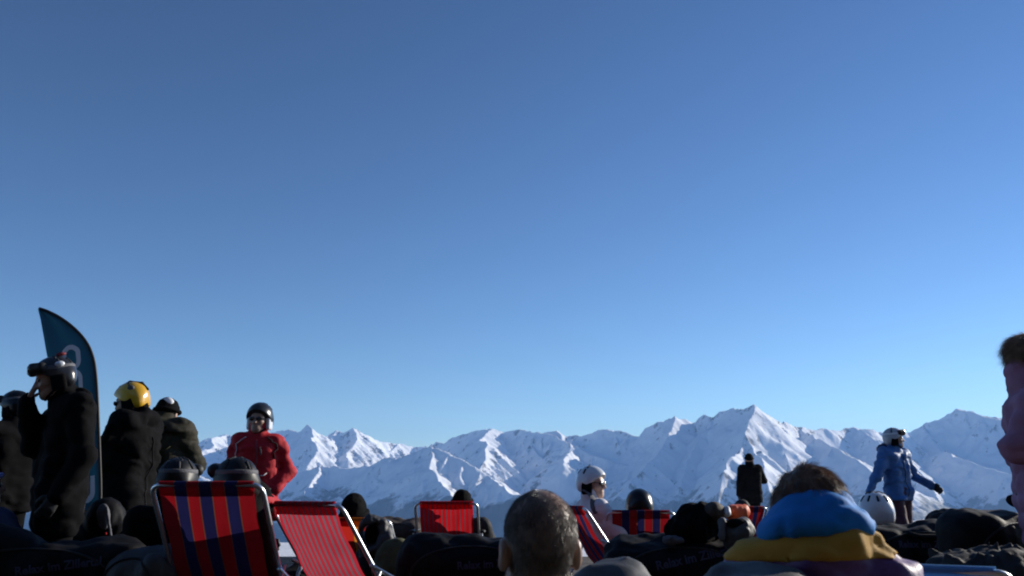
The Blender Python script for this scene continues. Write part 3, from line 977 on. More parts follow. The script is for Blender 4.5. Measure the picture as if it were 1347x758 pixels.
def hair_mass(p, m, ells, n, length, r, seed, cuts=(), **k):
    root, J, hp, Rh, bo, kk = p
    s = S()
    for c, rr in ells: s.ell(hp(*c), np.array(rr) * kk, .03, Rh)
    for c, nn in cuts: s.cut(hp(*c), Rh @ np.array(nn, np.float32))
    s.disp(.006, (34, 34, 18), seed, True); s.disp(.003, (80, 80, 40), seed * 3.1)
    h = link('hair', s.mesh('hair', .006), M[m], root)
    hair_on(p, m, h, lambda c, n_: np.ones(len(c)), n, length, r, seed, parent=h, **k)
    return h

# ------------------------------------------------------------------ deck chairs
def stripe_material(name, cols, w, line=None, transl=.5):
    """cols: list of (relative width, colour) across a width w, with an optional thin line colour between bands"""
    m, nt, b = nodes_of(name)
    tc = nt.nodes.new('ShaderNodeTexCoord')
    sp = nt.nodes.new('ShaderNodeSeparateXYZ'); nt.links.new(tc.outputs['Object'], sp.inputs[0])
    ma = nt.nodes.new('ShaderNodeMath'); ma.operation = 'MULTIPLY_ADD'
    ma.inputs[1].default_value = 1 / w; ma.inputs[2].default_value = .5
    nt.links.new(sp.outputs['X'], ma.inputs[0])
    rp = nt.nodes.new('ShaderNodeValToRGB'); rp.color_ramp.interpolation = 'CONSTANT'
    tot = sum(c[0] for c in cols); pos = 0.0; st = []
    for i, (q, c) in enumerate(cols):
        if line and i: st.append((pos - .006, line)); st.append((pos + .006, c))
        else: st.append((pos, c))
        pos += q / tot
    el = rp.color_ramp.elements
    el[0].position, el[0].color = 0.0, st[0][1] + (1,)
    el[1].position, el[1].color = st[1][0], st[1][1] + (1,)
    for q, c in st[2:]:
        e = el.new(q); e.color = c + (1,)
    nt.links.new(ma.outputs[0], rp.inputs['Fac'])
    n1 = nt.nodes.new('ShaderNodeTexNoise'); n1.inputs['Scale'].default_value = 7; n1.inputs['Detail'].default_value = 6
    nt.links.new(tc.outputs['Object'], n1.inputs['Vector'])
    mr = nt.nodes.new('ShaderNodeMapRange'); mr.inputs['To Min'].default_value = .72; mr.inputs['To Max'].default_value = 1.15
    nt.links.new(n1.outputs['Fac'], mr.inputs['Value'])
    mx = nt.nodes.new('ShaderNodeMix'); mx.data_type = 'RGBA'; mx.blend_type = 'MULTIPLY'; mx.inputs['Factor'].default_value = 1
    nt.links.new(rp.outputs['Color'], mx.inputs['A']); nt.links.new(mr.outputs[0], mx.inputs['B'])
    nt.links.new(mx.outputs['Result'], b.inputs['Base Color'])
    b.inputs['Roughness'].default_value = .8; b.inputs['Specular IOR Level'].default_value = .2
    wv = nt.nodes.new('ShaderNodeTexNoise'); wv.inputs['Scale'].default_value = 240
    nt.links.new(tc.outputs['Object'], wv.inputs['Vector'])
    bp = nt.nodes.new('ShaderNodeBump'); bp.inputs['Strength'].default_value = .3; bp.inputs['Distance'].default_value = .002
    nt.links.new(wv.outputs['Fac'], bp.inputs['Height']); nt.links.new(bp.outputs['Normal'], b.inputs['Normal'])
    tr = nt.nodes.new('ShaderNodeBsdfTranslucent'); nt.links.new(mx.outputs['Result'], tr.inputs['Color'])
    ms = nt.nodes.new('ShaderNodeMixShader'); ms.inputs['Fac'].default_value = transl
    nt.links.new(b.outputs[0], ms.inputs[1]); nt.links.new(tr.outputs[0], ms.inputs[2])
    nt.links.new(ms.outputs[0], nt.nodes['Material Output'].inputs['Surface'])
    return m
RED, NAVY, GREYS, ORANGE = (.42, .012, .02), (.022, .022, .11), (.34, .28, .32), (.75, .24, .02)
FW = .46
M['wide'] = stripe_material('canvas_red_navy', [(22, RED), (18, NAVY), (17, RED), (18, NAVY), (18, RED), (18, NAVY), (22, RED)], FW, (.22, .09, .05), .3)
M['thin'] = stripe_material('canvas_red_grey', [(1.3 if i % 2 == 0 else .85, (.52, .03, .05) if i % 2 == 0 else (.21, .12, .15)) for i in range(23)], FW)
M['thinred'] = stripe_material('canvas_red_thin_grey', [(1.5 if i % 2 == 0 else .6, (.72, .012, .02) if i % 2 == 0 else (.26, .07, .09)) for i in range(23)], FW)
M['orange'] = stripe_material('canvas_orange_red', [(1, ORANGE if i % 2 == 0 else (.6, .03, .02)) for i in range(5)], FW, (.1, .08, .02))
M['paleblue'] = stripe_material('canvas_pale_blue', [(1, (.20, .42, .72)), (1, (.18, .38, .68))], FW)

def deck_chair(label, loc, rz, canvas, top=.96, rec=34, group='folding deck chairs on the terrace', slack=.02, arm=None):
    root = empty('deck_chair', loc, rz, label, 'deck chair', group)
    hw = .275
    t = math.tan(R(rec))
    sb = np.array((0, -.02, .27))                               # where back and seat meet
    tp = np.array((0, -.02 - (top - .27) * t, top))              # top bar
    back = fillet([(-hw, .10, .27 - .03), (-hw, -.02, .30), (-hw + .005, tp[1], tp[2]), (hw - .005, tp[1], tp[2]), (hw, -.02, .30), (hw, .10, .24)], .055)
    tube('back_frame', back, .0115, M['steel'], root, 10)
    my = sb[1] + (tp[1] - sb[1]) * .48; mz = sb[2] + (tp[2] - sb[2]) * .48
    seat = fillet([(-hw, -.10, .26), (-hw, .46, .38), (hw, .46, .38), (hw, -.10, .26)], .05)
    tube('seat_frame', seat, .011, M['steel'], root, 10)
    for g in (-1, 1):
        x = g * (hw + .022)
        tube('leg', fillet([(x, my + .02, mz), (x, tp[1] - .10 + .05, .012), (x, tp[1] - .0, .012)], .03), .0105, M['steel'], root, 8)
        tube('leg', fillet([(x, -.28, .60), (x, .30, .34), (x, .52, .012), (x, .44, .012)], .04), .0105, M['steel'], root, 8)
        if not arm: continue
        q = S(); q.box((x + g * .012, -.05, .615), V3(.022, .27, .013), .012)
        link('armrest', q.mesh('armrest', .009), M[arm], root)
    tube('stretcher', [(-hw - .02, tp[1] - .02, .014), (hw + .02, tp[1] - .02, .014)], .009, M['steel'], root, 8)
    # the sling: wraps over the top bar, hangs with a little slack, runs out along the seat
    prof = [tp + (0, .018, -.05), tp + (0, .016, .004), tp + (0, -.002, .018), tp + (0, -.016, .004)]
    nb = 22
    for i in range(1, nb + 1):
        u = i / nb
        p = tp + (sb - tp) * u
        nrm = np.array((0, -math.cos(R(rec)), -math.sin(R(rec))))
        prof.append(p + nrm * (slack * math.sin(math.pi * u) + .012 * (1 - u)))
    for i in range(1, 13):
        u = i / 12
        prof.append(sb + (np.array((0, .46, .385)) - sb) * u + np.array((0, 0, -.05 * math.sin(math.pi * u))))
    nx = 29
    vs = []
    sd = rng.uniform(0, 90)
    for j, p in enumerate(prof):
        for i in range(nx):
            u = i / (nx - 1) * 2 - 1
            x = u * FW / 2
            edge = .006 * math.sin(j * .9 + sd) * abs(u) ** 3
            sag = -.024 * (1 - u * u) * math.sin(math.pi * min(1, max(0, (j - 3) / nb)))
            pl = .010 * (.5 - abs(float(vnoise(np.array([u * 2.2 + j * .05 + sd]), np.array([j * .10]), np.array([0.0]))[0]))) if j > 4 else 0
            vs.append((x, p[1] + sag + edge + pl, p[2]))
    idx = np.arange(len(prof) * nx).reshape(len(prof), nx)
    F = np.stack([idx[:-1, :-1].ravel(), idx[1:, :-1].ravel(), idx[1:, 1:].ravel(), idx[:-1, 1:].ravel()], 1)
    link('canvas', np_mesh('canvas', vs, F), M[canvas], root)
    return root

# ------------------------------------------------------------------ beanbags
def text_on(parent, body, words, size, x, z, m, slope=0.0, bold=.0):
    """flat print laid onto the back panel of a bag (back panel faces -Y)"""
    cu = bpy.data.curves.new('print', 'FONT')
    cu.body = words; cu.size = size; cu.align_x = 'CENTER'; cu.offset = bold; cu.resolution_u = 2
    tmp = bpy.data.objects.new('print', cu); COL.objects.link(tmp)
    dg = bpy.context.evaluated_depsgraph_get()
    me = bpy.data.meshes.new_from_object(tmp.evaluated_get(dg)); me.name = 'print'
    bpy.data.objects.remove(tmp)
    bm = bmesh.new(); bm.from_mesh(me)
    bmesh.ops.triangulate(bm, faces=bm.faces)
    bmesh.ops.subdivide_edges(bm, edges=[e for e in bm.edges if e.calc_length() > .02], cuts=2)
    bv = BVHTree.FromPolygons([v.co for v in body.data.vertices], [p.vertices for p in body.data.polygons])
    for v in bm.verts:
        px, pz = x + v.co.x * math.cos(slope) - v.co.y * math.sin(slope), z + v.co.y * math.cos(slope) + v.co.x * math.sin(slope)
        h = bv.ray_cast(Vector((px, -3, pz)), Vector((0, 1, 0)))
        v.co = (px, (h[0].y if h[0] else 0) - .004, pz)
    bm.to_mesh(me); bm.free()
    return link('print', me, m, parent)

def patch_on(parent, body, x, z, w, h, m, ang=0.0, name='label_patch'):
    bv = BVHTree.FromPolygons([v.co for v in body.data.vertices], [p.vertices for p in body.data.polygons])
    vs, n = [], 9
    for lay in (-.007, .004):
        for j in range(n):
            for i in range(n):
                u, v = (i / (n - 1) - .5) * w, (j / (n - 1) - .5) * h
                px, pz = x + u * math.cos(ang) - v * math.sin(ang), z + v * math.cos(ang) + u * math.sin(ang)
                q = bv.ray_cast(Vector((px, -3, pz)), Vector((0, 1, 0)))
                vs.append((px, (q[0].y if q[0] else 0) + lay, pz))
    idx = np.arange(n * n).reshape(n, n)
    F = np.stack([idx[:-1, :-1].ravel(), idx[:-1, 1:].ravel(), idx[1:, 1:].ravel(), idx[1:, :-1].ravel()], 1)
    rim = np.concatenate([idx[0], idx[1:, -1], idx[-1, -2::-1], idx[-2:0:-1, 0]])
    r2 = np.roll(rim, -1)
    F = np.concatenate([F, np.stack([rim, rim + n * n, r2 + n * n, r2], 1)])
    return link(name, np_mesh(name, vs, F), m, parent)

def beanbag(label, loc, rz, w=.85, h=.78, m='black_nylon', words=None, tag_=None, seed=1, lean=14, group='beanbags on the terrace', hump=0.0, handle=False,
            wsize=.062, wz=.68, wx=0.0, wslope=.0, corner=0.0, wr=.016):
    root = empty('beanbag', loc, rz, label, 'beanbag', group)
    s = S()
    rt = rot3(lean, 0, 0)
    s.box((0, .14, h * .50), V3(w / 2, .15, h * .475), .11, .05, rt)
    s.ell((0, .52, .20), V3(w * .52, .50, .235), .12)
    s.ell((0, .30, .16), V3(w * .55, .42, .20), .1)
    if hump: s.ell((w * hump, .02, h * .94), V3(w * .22, .12, .10), .08)
    if corner:
        for g in (-1, 1): s.ell((g * w * .40, -.03, h * .97), V3(w * .14, .1, corner), .06)
    s.disp(.022, (4.5, 4.5, 5.5), seed * 7.1); s.disp(wr * .6, (17, 17, 7), seed * 3.3); s.disp(.016, (5, 5, 3.4), seed * 1.7, True); s.disp(.006, (16, 16, 8), seed * 4.4, True)
    s.cut((0, 0, .004), (0, 0, -1))
    bo = link('cover', s.mesh('cover', .018), M[m], root)
    # the piped seam that runs round the edge of the back panel
    bv = BVHTree.FromPolygons([v.co for v in bo.data.vertices], [p.vertices for p in bo.data.polygons])
    pts = []
    for i in range(41):
        a = math.pi * i / 40
        x, z = -math.cos(a) * w * .40, h * .55 + math.sin(a) ** .5 * h * .36
        q = bv.ray_cast(Vector((x, -3, z)), Vector((0, 1, 0)))
        if q[0]: pts.append((x, q[0].y - .002, z))
    if len(pts) > 4: tube('piping', pts, .006, M['rubber'] if m != 'grey_nylon' else M['charcoal'], root, 6)
    if words: text_on(root, bo, words, wsize, wx, h * wz, M['bag_print'], wslope, .002)
    if tag_: patch_on(root, bo, tag_[0], tag_[1], tag_[2], tag_[3], M['label_cloth'], tag_[4])
    if handle:
        q = bv.ray_cast(Vector((0, -3, h * .90)), Vector((0, 1, 0)))
        y = q[0].y if q[0] else 0
        tube('handle', fillet([(-.13, y + .01, h * .90), (-.10, y - .035, h * .88), (.10, y - .035, h * .88), (.13, y + .01, h * .90)], .04), .016, M['black_nylon'], root, 8)
    return root

# ------------------------------------------------------------------ who and what stands where
TOP = {'helmet': .152, 'hat': .142, 'bare': .128}
def base_for(px, py, d, pose, sc, rz):
    q = P(px, py + 20, d)
    hx, hy = pose['head'][0] * sc, pose['head'][1] * sc
    return (q.x - (hx * math.cos(rz) - hy * math.sin(rz)), d - (hx * math.sin(rz) + hy * math.cos(rz)), 0)
def standing(px, py, d, rz, over=None, kind='helmet'):
    pose = dict(STAND); pose.update(over or {})
    sc = P(px, py, d).z / (pose['head'][2] + TOP[kind])
    return pose, sc, base_for(px, py, d, pose, sc, R(rz)), R(rz)
def seated(px, py, d, rz, rec=32, over=None, kind='helmet', lift=0.0):
    z = P(px, py, d).z - TOP[kind]
    a = R(rec)
    zs = z - (.51 * math.cos(a) + .145)
    pose = SIT(rec, zs, lift)
    if over: pose.update({k: np.array(v) + pose['pelvis'] for k, v in over.items()})
    print('seat height %.2f for %d,%d' % (zs, px, py))
    return pose, 1.0, base_for(px, py, d, pose, 1.0, R(rz)), R(rz)
def chair_at(px, py, d, rz, **k):
    """px, py: middle of the chair's top edge"""
    q = P(px, py, d)
    t = math.tan(R(k['rec'])); y = -.02 - (q.z - .27) * t
    rz = R(rz)
    return dict(loc=(q.x + y * math.sin(rz), d - y * math.cos(rz), 0), rz=rz, top=q.z, **k)

# ---- deck chairs -------------------------------------------------
deck_chair('near deck chair with wide red and navy stripes, two dark helmets behind its top edge', **chair_at(271, 638, 4.05, -7, canvas='wide', rec=33))
deck_chair('empty deck chair with narrow red and grey stripes, slanting beside a red and navy one', **chair_at(400, 664, 4.42, -37, canvas='thin', rec=36))
deck_chair('bright red thinly striped deck chair with a black beanie showing over its top', **chair_at(587, 662, 7.6, -2, canvas='thinred', rec=33, arm='rubber'))
deck_chair('red and navy deck chair under a round black helmet, in front of the big mountain', **chair_at(843, 674, 7.1, -4, canvas='wide', rec=34))
deck_chair('small far deck chair with red and navy stripes below the standing figure in black', **chair_at(982, 668, 10.4, 14, canvas='wide', rec=33))
deck_chair('red and navy deck chair seen nearly edge on beside the woman in a white helmet', **chair_at(752, 668, 6.9, -72, canvas='wide', rec=34))
deck_chair('deck chair with orange and red bands under a dark floppy hat', **chair_at(470, 684, 6.9, -14, canvas='orange', rec=34))
deck_chair('pale blue deck chair cut off by the bottom edge of the picture', **chair_at(1204, 749, 2.9, -30, canvas='paleblue', rec=40))

# ---- beanbags ----------------------------------------------------
TXT = 'Relax im Zillertal'
def bag_at(px, py, d, **k):
    q = P(px, py, d)
    return dict(loc=(q.x, d, 0), h=q.z, **k)
beanbag('wide black beanbag with faint print in the bottom left corner', **bag_at(48, 703, 4.4, w=1.05, rz=R(4), words=TXT, wsize=.058, wz=.78, wx=.16, wslope=.12, seed=2, hump=-.22))
beanbag('grey beanbag half behind the left tube of the near striped chair', **bag_at(185, 716, 4.35, w=.36, rz=R(-24), m='grey_nylon', seed=5))
beanbag('black printed beanbag in front of the thinly striped red chair', **bag_at(622, 703, 5.0, w=.86, rz=R(-2), words=TXT, wsize=.058, wz=.76, wx=.12, wslope=.06, seed=3))
beanbag('large black printed beanbag with a small white label and jackets heaped on it', **bag_at(898, 703, 4.7, w=.84, rz=R(-4), words=TXT, wsize=.062, wz=.82, wx=.06, wslope=.2, tag_=(.16, .49, .095, .055, .16), seed=4))
beanbag('black beanbag with a carrying loop behind the yellow and purple jacket', **bag_at(1215, 684, 5.4, w=.98, rz=R(3), words=TXT, wsize=.056, wz=.80, wx=-.02, tag_=(.06, .53, .10, .04, 0), seed=6, handle=True, wr=.026))
beanbag('tall black beanbag in deep shade under the figure in pink', **bag_at(1330, 668, 4.6, w=.66, rz=R(12), seed=8, lean=8))
beanbag('low brown beanbag between the orange chair and the bright red chair', **bag_at(524, 679, 8.2, w=.52, rz=R(-5), m='brown_cloth', seed=9, lean=20))
beanbag('grey beanbag top just right of the balding man', **bag_at(795, 731, 2.55, w=.30, rz=R(-20), m='grey_nylon', seed=10, lean=10))
beanbag('grey beanbag the person in the blue hood leans against', **bag_at(1000, 739, 1.95, w=.28, rz=R(-10), m='grey_nylon', seed=12, lean=12))
beanbag('black beanbag with a rucksack on it behind the man in the yellow helmet', **bag_at(132, 668, 5.9, w=.6, rz=R(-8), seed=13))

# ---- parts of jackets shared by several people
def pink_hood(j, J, hp, Rh, scale):
    j.ell(hp(0, -.055, -.065), (.092, .075, .08), .05)
    j.disp(.013, (1, 1, 10.5), 0, 'quilt')
def back_hood(j, J, hp, Rh, scale):
    up = (J['neck'] - J['chest']) / np.linalg.norm(J['neck'] - J['chest'])
    j.ell(J['neck'] + up * .005 + V3(0, -.095, 0), V3(.125, .065, .075) * scale, .035)
    for g in (-1, 1): j.box(J['pelvis'] + V3(g * .15, .09, .10) * scale, V3(.06, .05, .065) * scale, .025, .02)

# ---- people at the left -------------------------------------------
def trims(p, lst, m, name='trim'):
    """short raised strips: piping, zips, reflective bands"""
    root = p[0]
    for pts, r in lst:
        tube(name, pts, r, M[m], root, 6, False, .5)

def drape(p, jacket_pts, m, w=.012, name='trim'):
    """strips laid on the jacket: points are pushed out onto its surface from the body axis"""
    root = p[0]
    jo = [c for c in root.children if c.name.split('.')[0] == 'jacket'][0]
    bv = BVHTree.FromPolygons([v.co for v in jo.data.vertices], [q.vertices for q in jo.data.polygons])
    pts = []
    for a, b in zip(jacket_pts[:-1], jacket_pts[1:]):
        for i in range(5): pts.append(Vector(a).lerp(Vector(b), i / 5))
    pts.append(Vector(jacket_pts[-1]))
    out = []
    for q in pts:
        n = bv.find_nearest(q)
        out.append(n[0] + n[1] * .003)
    return tube(name, out, w, M[m], root, 6, False, .35)

pose, sc, loc, rz = standing(19, 513, 7.2, 62, dict(elR=(.26, .10, 1.18), wrR=(.14, .33, 1.16), elL=(-.26, .08, 1.18), wrL=(-.12, .32, 1.14)))
pA = person('standing person in a black helmet and dark jacket at the far left', loc, rz, pose, sc, hd=(12, -6, 0), jacket='black_cloth', trousers='black_cloth', gloves='charcoal', pad=.02)
helmet(pA, 'black_gloss', vents=6, goggles='brow')
drape(pA, [(.03, -.2, 1.46), (.20, -.12, 1.40), (.30, -.1, 1.2)], 'dark_red', .03)
drape(pA, [(-.03, .2, 1.40), (-.02, .2, 1.1), (-.02, .2, .86)], 'dark_red', .016, 'zip')

pose, sc, loc, rz = standing(72, 466, 5.4, 128, dict(elR=(.17, .15, 1.19), wrR=(.05, .23, 1.455), elL=(-.25, -.06, 1.12), wrL=(-.25, .06, .90), head=(0, .11, 1.60), neck=(0, .03, 1.47)))
pB = person('tall standing man in a long black coat holding a hand to his mouth', loc, rz, pose, sc, hd=(-8, -14, 0), jacket='black_cloth', trousers='black_cloth', gloves='rubber', pad=.012, hem=.66, jk=back_hood, hr=.009,
            hands={'R': dict(bare=True, d=(-.35, -.25, .8), n=(-.3, -.9, -.2), curl=34)}, wrinkle=.006)
hB = helmet(pB, 'grey_gloss', vents=8, goggles='brow', size=.93)
def badge(p, c, w, m, h):
    q = S(); q.ell(p[2](*c), V3(w[0], w[1], w[2]), .005, p[3]); link('badge', q.mesh('badge', .006), M[m], h)
badge(pB, (-.092, -.04, .075), (.018, .03, .020), 'white_gloss', hB)
badge(pB, (-.03, -.06, .142), (.02, .03, .012), 'dark_red', hB)

pose, sc, loc, rz = seated(-20, 608, 5.3, -25, 24, kind='hat')
pS = person('seated person in a lilac cap and navy jacket cut off by the left edge', loc, rz, pose, sc, jacket='navy_cloth', trousers='charcoal', gloves=None, hd=(-25, 4, 0), hr=.014)
beanie(pS, 'lilac')

pose, sc, loc, rz = standing(172, 502, 6.5, 82, dict(elR=(.26, .12, 1.18), wrR=(.12, .36, 1.12), elL=(-.27, .10, 1.17), wrL=(-.14, .37, 1.10), head=(0, .06, 1.60)))
pC = person('standing man in a bright yellow helmet and black jacket facing left', loc, rz, pose, sc, hd=(6, -10, 0), jacket='black_cloth', trousers='ochre', gloves=None, pad=.02, jk=back_hood, wrinkle=.009, hr=.010)
hC = helmet(pC, 'yellow_gloss', vents=4, goggles=None)
_s = S(); _s.chain([pC[2](0, -.14, .07), pC[2](0, -.10, .125), pC[2](0, -.01, .151), pC[2](0, .07, .125)], .010, .01); link('stripe', _s.mesh('stripe', .006), M['vent'], hC)
badge(pC, (-.085, -.05, .085), (.016, .028, .022), 'strap', hC)
sunglasses(pC)

pose, sc, loc, rz = standing(220, 524, 7.1, -4, dict(head=(0, .13, 1.56), neck=(0, .04, 1.45), chest=(0, 0, 1.25), elR=(.29, .06, 1.16), wrR=(.17, .30, 1.08), elL=(-.27, .08, 1.16), wrL=(-.15, .32, 1.08)), 'hat')
pD = person('hunched standing person in an olive jacket and black and white cap, seen from behind', loc, rz, pose, sc, hd=(0, -22, 0), jacket='olive', trousers='black_cloth', pad=.06, jk=back_hood, wrinkle=.010)
hD = beanie(pD, 'black_cloth', 1.06)
badge(pD, (.02, -.088, .075), (.052, .036, .042), 'white_trim', hD)

# heads over the near striped chair
pose, sc, loc, rz = seated(309, 598, 4.38, -10, 31, dict(elR=(.19, -.02, .28), elL=(-.19, -.02, .28), wrR=(.10, .24, .26), wrL=(-.10, .24, .26)))
def to_local(w, loc, rz):
    return np.array(Matrix.Rotation(-rz, 3, 'Z') @ (Vector(w) - Vector(loc)))
pose['shR'], pose['elR'] = to_local(P(329, 648, 4.50), loc, rz), to_local(P(352, 668, 4.62), loc, rz)
pose['wrR'] = pose['elR'] + np.array((-.06, .24, -.02))
pE = person('person in a black helmet with orange goggles, in the near red and navy chair', loc, rz, pose, sc, hd=(62, 0, 0), jacket='black_cloth', trousers='black_cloth')
helmet(pE, 'black_satin', vents=6, size=.94, goggles='brow', lens='orange_lens')
_s = S(); _s.chain([pose['shR'] + V3(0, -.01, .01), pose['elR'], pose['wrR'] * .8 + pose['elR'] * .2], [.066, .058, .05], .03); _s.disp(.012, (8, 8, 14), 2.2, True)
link('sleeve', _s.mesh('sleeve', .01), M['red_cloth'], pE[0])
_s = S(); _s.chain([pose['shR'] + V3(.02, -.062, .03), pose['elR'] + V3(.01, -.055, .025)], .008); link('piping', _s.mesh('piping', .005), M['white_trim'], pE[0])
pose, sc, loc, rz = seated(236, 599, 4.8, 10, 26)
pF = person('seated person in a dark helmet left of the orange goggles', loc, rz, pose, sc, jacket='black_cloth', trousers='charcoal', hd=(-10, 0, 0))
helmet(pF, 'black_satin', vents=8, size=.94, goggles='brow')

# man in red
pose, sc, loc, rz = standing(341, 531, 8.4, 188, dict(shL=(-.165, -.01, 1.41), shR=(.165, -.01, 1.41), elL=(-.31, -.06, 1.13), wrL=(-.19, .10, .95), elR=(.26, -.02, 1.12), wrR=(.18, .14, .95)))
pR = person('standing man in a red ski jacket, dark helmet and sunglasses facing the camera', loc, rz, pose, sc, hd=(-12, 0, 0), jacket='red_cloth', trousers='black_cloth', gloves='rubber', pad=.014, hem=.80, wrinkle=.007, tall=.03, armk=.92, head_k=1.08)
helmet(pR, 'grey_gloss', vents=6, glasses=True, padm='white_gloss', size=1.05)
_k = sc
drape(pR, [(.10 * _k, .1, 1.46 * _k), (.20 * _k, .12, 1.38 * _k), (.22 * _k, .12, 1.26 * _k)], 'white_trim', .010)
drape(pR, [(-.10 * _k, .1, 1.46 * _k), (-.20 * _k, .12, 1.38 * _k), (-.23 * _k, .12, 1.26 * _k)], 'charcoal', .016)
drape(pR, [(0, .2, 1.46 * _k), (0, .25, 1.2 * _k), (0, .25, .86 * _k)], 'dark_red', .010, 'zip')
drape(pR, [(-.06 * _k, .25, 1.10 * _k), (-.14 * _k, .25, 1.10 * _k)], 'white_trim', .014)
drape(pR, [(-.05 * _k, .25, 1.38 * _k), (-.055 * _k, .25, 1.27 * _k)], 'strap', .016)

drape(pR, [(.07 * _k, .25, 1.03 * _k), (.14 * _k, .2, .98 * _k)], 'dark_red', .012, 'pocket')
drape(pR, [(-.07 * _k, .25, 1.03 * _k), (-.14 * _k, .2, .98 * _k)], 'dark_red', .012, 'pocket')
drape(pR, [(-.20 * _k, 0, .835 * _k), (0, .3, .835 * _k), (.20 * _k, 0, .835 * _k)], 'dark_red', .012, 'hem')
drape(pC, [(-.02, -.3, 1.36), (0, -.3, 1.1), (0, -.3, .84)], 'charcoal', .006, 'seam')
drape(pB, [(.0, -.3, 1.36), (0, -.3, 1.1), (0, -.3, .72)], 'charcoal', .006, 'seam')
drape(pD, [(-.22, -.2, 1.28), (0, -.35, 1.25), (.22, -.2, 1.28)], 'khaki', .007, 'seam')

# ---- the middle ---------------------------------------------------
pose, sc, loc, rz = seated(467, 657, 7.15, -18, 34, kind='hat')
pH = person('seated person in a floppy black hat above the orange and red chair', loc, rz, pose, sc, jacket='charcoal', trousers='black_cloth')
beanie(pH, 'black_cloth', 1.16, .03, 'floppy_hat')
pose, sc, loc, rz = seated(608, 643, 7.9, -4, 33, kind='hat')
pI = person('seated person in a black beanie behind the bright red thin striped chair', loc, rz, pose, sc, jacket='charcoal', trousers='black_cloth')
beanie(pI, 'black_cloth')

pose, sc, loc, rz = seated(780, 612, 7.4, -74, 20)
pW = person('smiling woman in a white helmet, sunglasses and white jacket, seated and turned to the right', loc, rz, pose, sc, hd=(-46, 0, 0), jacket='white_cloth', trousers='charcoal', skin='skin_pale', pad=-.004, armk=.9, hr=.008, gloves='rubber')
helmet(pW, 'white_gloss', vents=8, glasses=True)
drape(pW, [(.05, -.33, 1.02), (.16, -.26, .94), (.20, -.20, .80)], 'strap', .03)
_s = S(); _s.cap(pW[2](-.02, .082, -.066), pW[2](.02, .082, -.066), .006, .006); link('teeth', _s.mesh('teeth', .004), M['white_trim'], pW[0])

pose, sc, loc, rz = seated(841, 643, 7.3, -6, 34)
pK = person('seated person in a smooth round black helmet over the red and navy chair', loc, rz, pose, sc, jacket='black_cloth', trousers='charcoal')
helmet(pK, 'black_gloss', size=1.06)

pose, sc, loc, rz = standing(986, 596, 19.0, 12, dict(elR=(.33, .05, 1.18), wrR=(.13, .16, 1.42), elL=(-.27, -.03, 1.13), wrL=(-.27, .03, .89)), 'hat')
pN = person('distant figure all in black standing with one arm raised, back turned', loc, rz, pose, sc, hd=(-20, 0, 0), pad=.03, hem=.72)
beanie(pN, 'black_cloth')
pose, sc, loc, rz = seated(976, 657, 10.8, 10, 33, kind='hat')
pO = person('seated person in a charcoal cap over the small far striped chair', loc, rz, pose, sc, jacket='charcoal', trousers='black_cloth')
beanie(pO, 'charcoal', 1.05)

# ---- the right ----------------------------------------------------
pose, sc, loc, rz = standing(1177, 562, 11.3, -150, dict(elR=(.34, -.02, 1.19), wrR=(.50, -.05, .97), elL=(-.29, .05, 1.15), wrL=(-.40, .20, 1.03), knR=(.14, .10, .50), anR=(.17, .16, .10), toR=(.19, .34, .05),
      knL=(-.10, -.02, .50), anL=(-.12, -.14, .10), toL=(-.14, .04, .05)))
pU = person('striding woman in a blue jacket, maroon trousers and black gloves', loc, rz, pose, sc, hd=(48, 4, 0), jacket='blue_jacket', trousers='maroon', gloves='rubber', skin='skin', pad=.006, hem=.84, wrinkle=.009, hr=.009,
            hands={'R': dict(bare=True)})
helmet(pU, 'silver_shell', vents=4, goggles='brow', gstrap='white_trim')
_j = S(); _j.ell((0, -.13, 1.50), (.13, .09, .08), .03); _j.disp(.01, 20, 4); link('hood', _j.mesh('hood', .014), M['navy_cloth'], pU[0])
drape(pU, [(0, .2, 1.45 * sc), (0, .22, 1.2 * sc), (0, .22, .88 * sc)], 'strap', .008, 'zip')

pose, sc, loc, rz = seated(1152, 647, 6.2, -14, 36)
pV = person('seated person in a white helmet with dark slots, low behind the black beanbag', loc, rz, pose, sc, jacket='black_cloth', trousers='charcoal')
helmet(pV, 'white_gloss', vents=10, size=1.08)

pose, sc, loc, rz = standing(1356, 446, 4.3, -112, dict(elR=(.25, -.15, 1.18), wrR=(.17, .12, 1.14), elL=(-.24, -.06, 1.15), wrL=(-.12, .18, 1.16)), 'bare')
pP = person('standing person in a pale pink jacket with brown hair, cut off by the right edge', loc, rz, pose, sc, hd=(-10, -6, 0), jacket='pink', trousers='charcoal', jh=.012, armk=.9, gloves=None, skin='skin', pad=.012, tall=.05, jk=pink_hood, hem=.62, wrinkle=.0045,
            hands={'L': dict(d=(.5, .6, .1), n=(0, -.3, -.9), curl=30), 'R': dict(d=(-.5, .6, .1), n=(0, -.3, -.9), curl=30)})
def hmask(p, zlow=-.01, front=.055):
    Hc, Rh = p[1]['head'], p[3]
    def f(c, n):
        q = (c - Hc.astype(np.float32)) @ Rh
        return ((q[:, 2] > zlow - .08 * (q[:, 1] < -.03)) & (q[:, 1] < front) & (np.abs(q[:, 0]) < .09) & (q[:, 2] < .2)) * 1.0
    return f
hair_mass(pP, 'hair_light', [((0, -.015, .060), (.090, .108, .086))], 4200, .052, .0011, 5, [((0, .0, .022), (0, .25, -.9))], lift=.35, jit=.3, sweep=(0, -.04, 0))

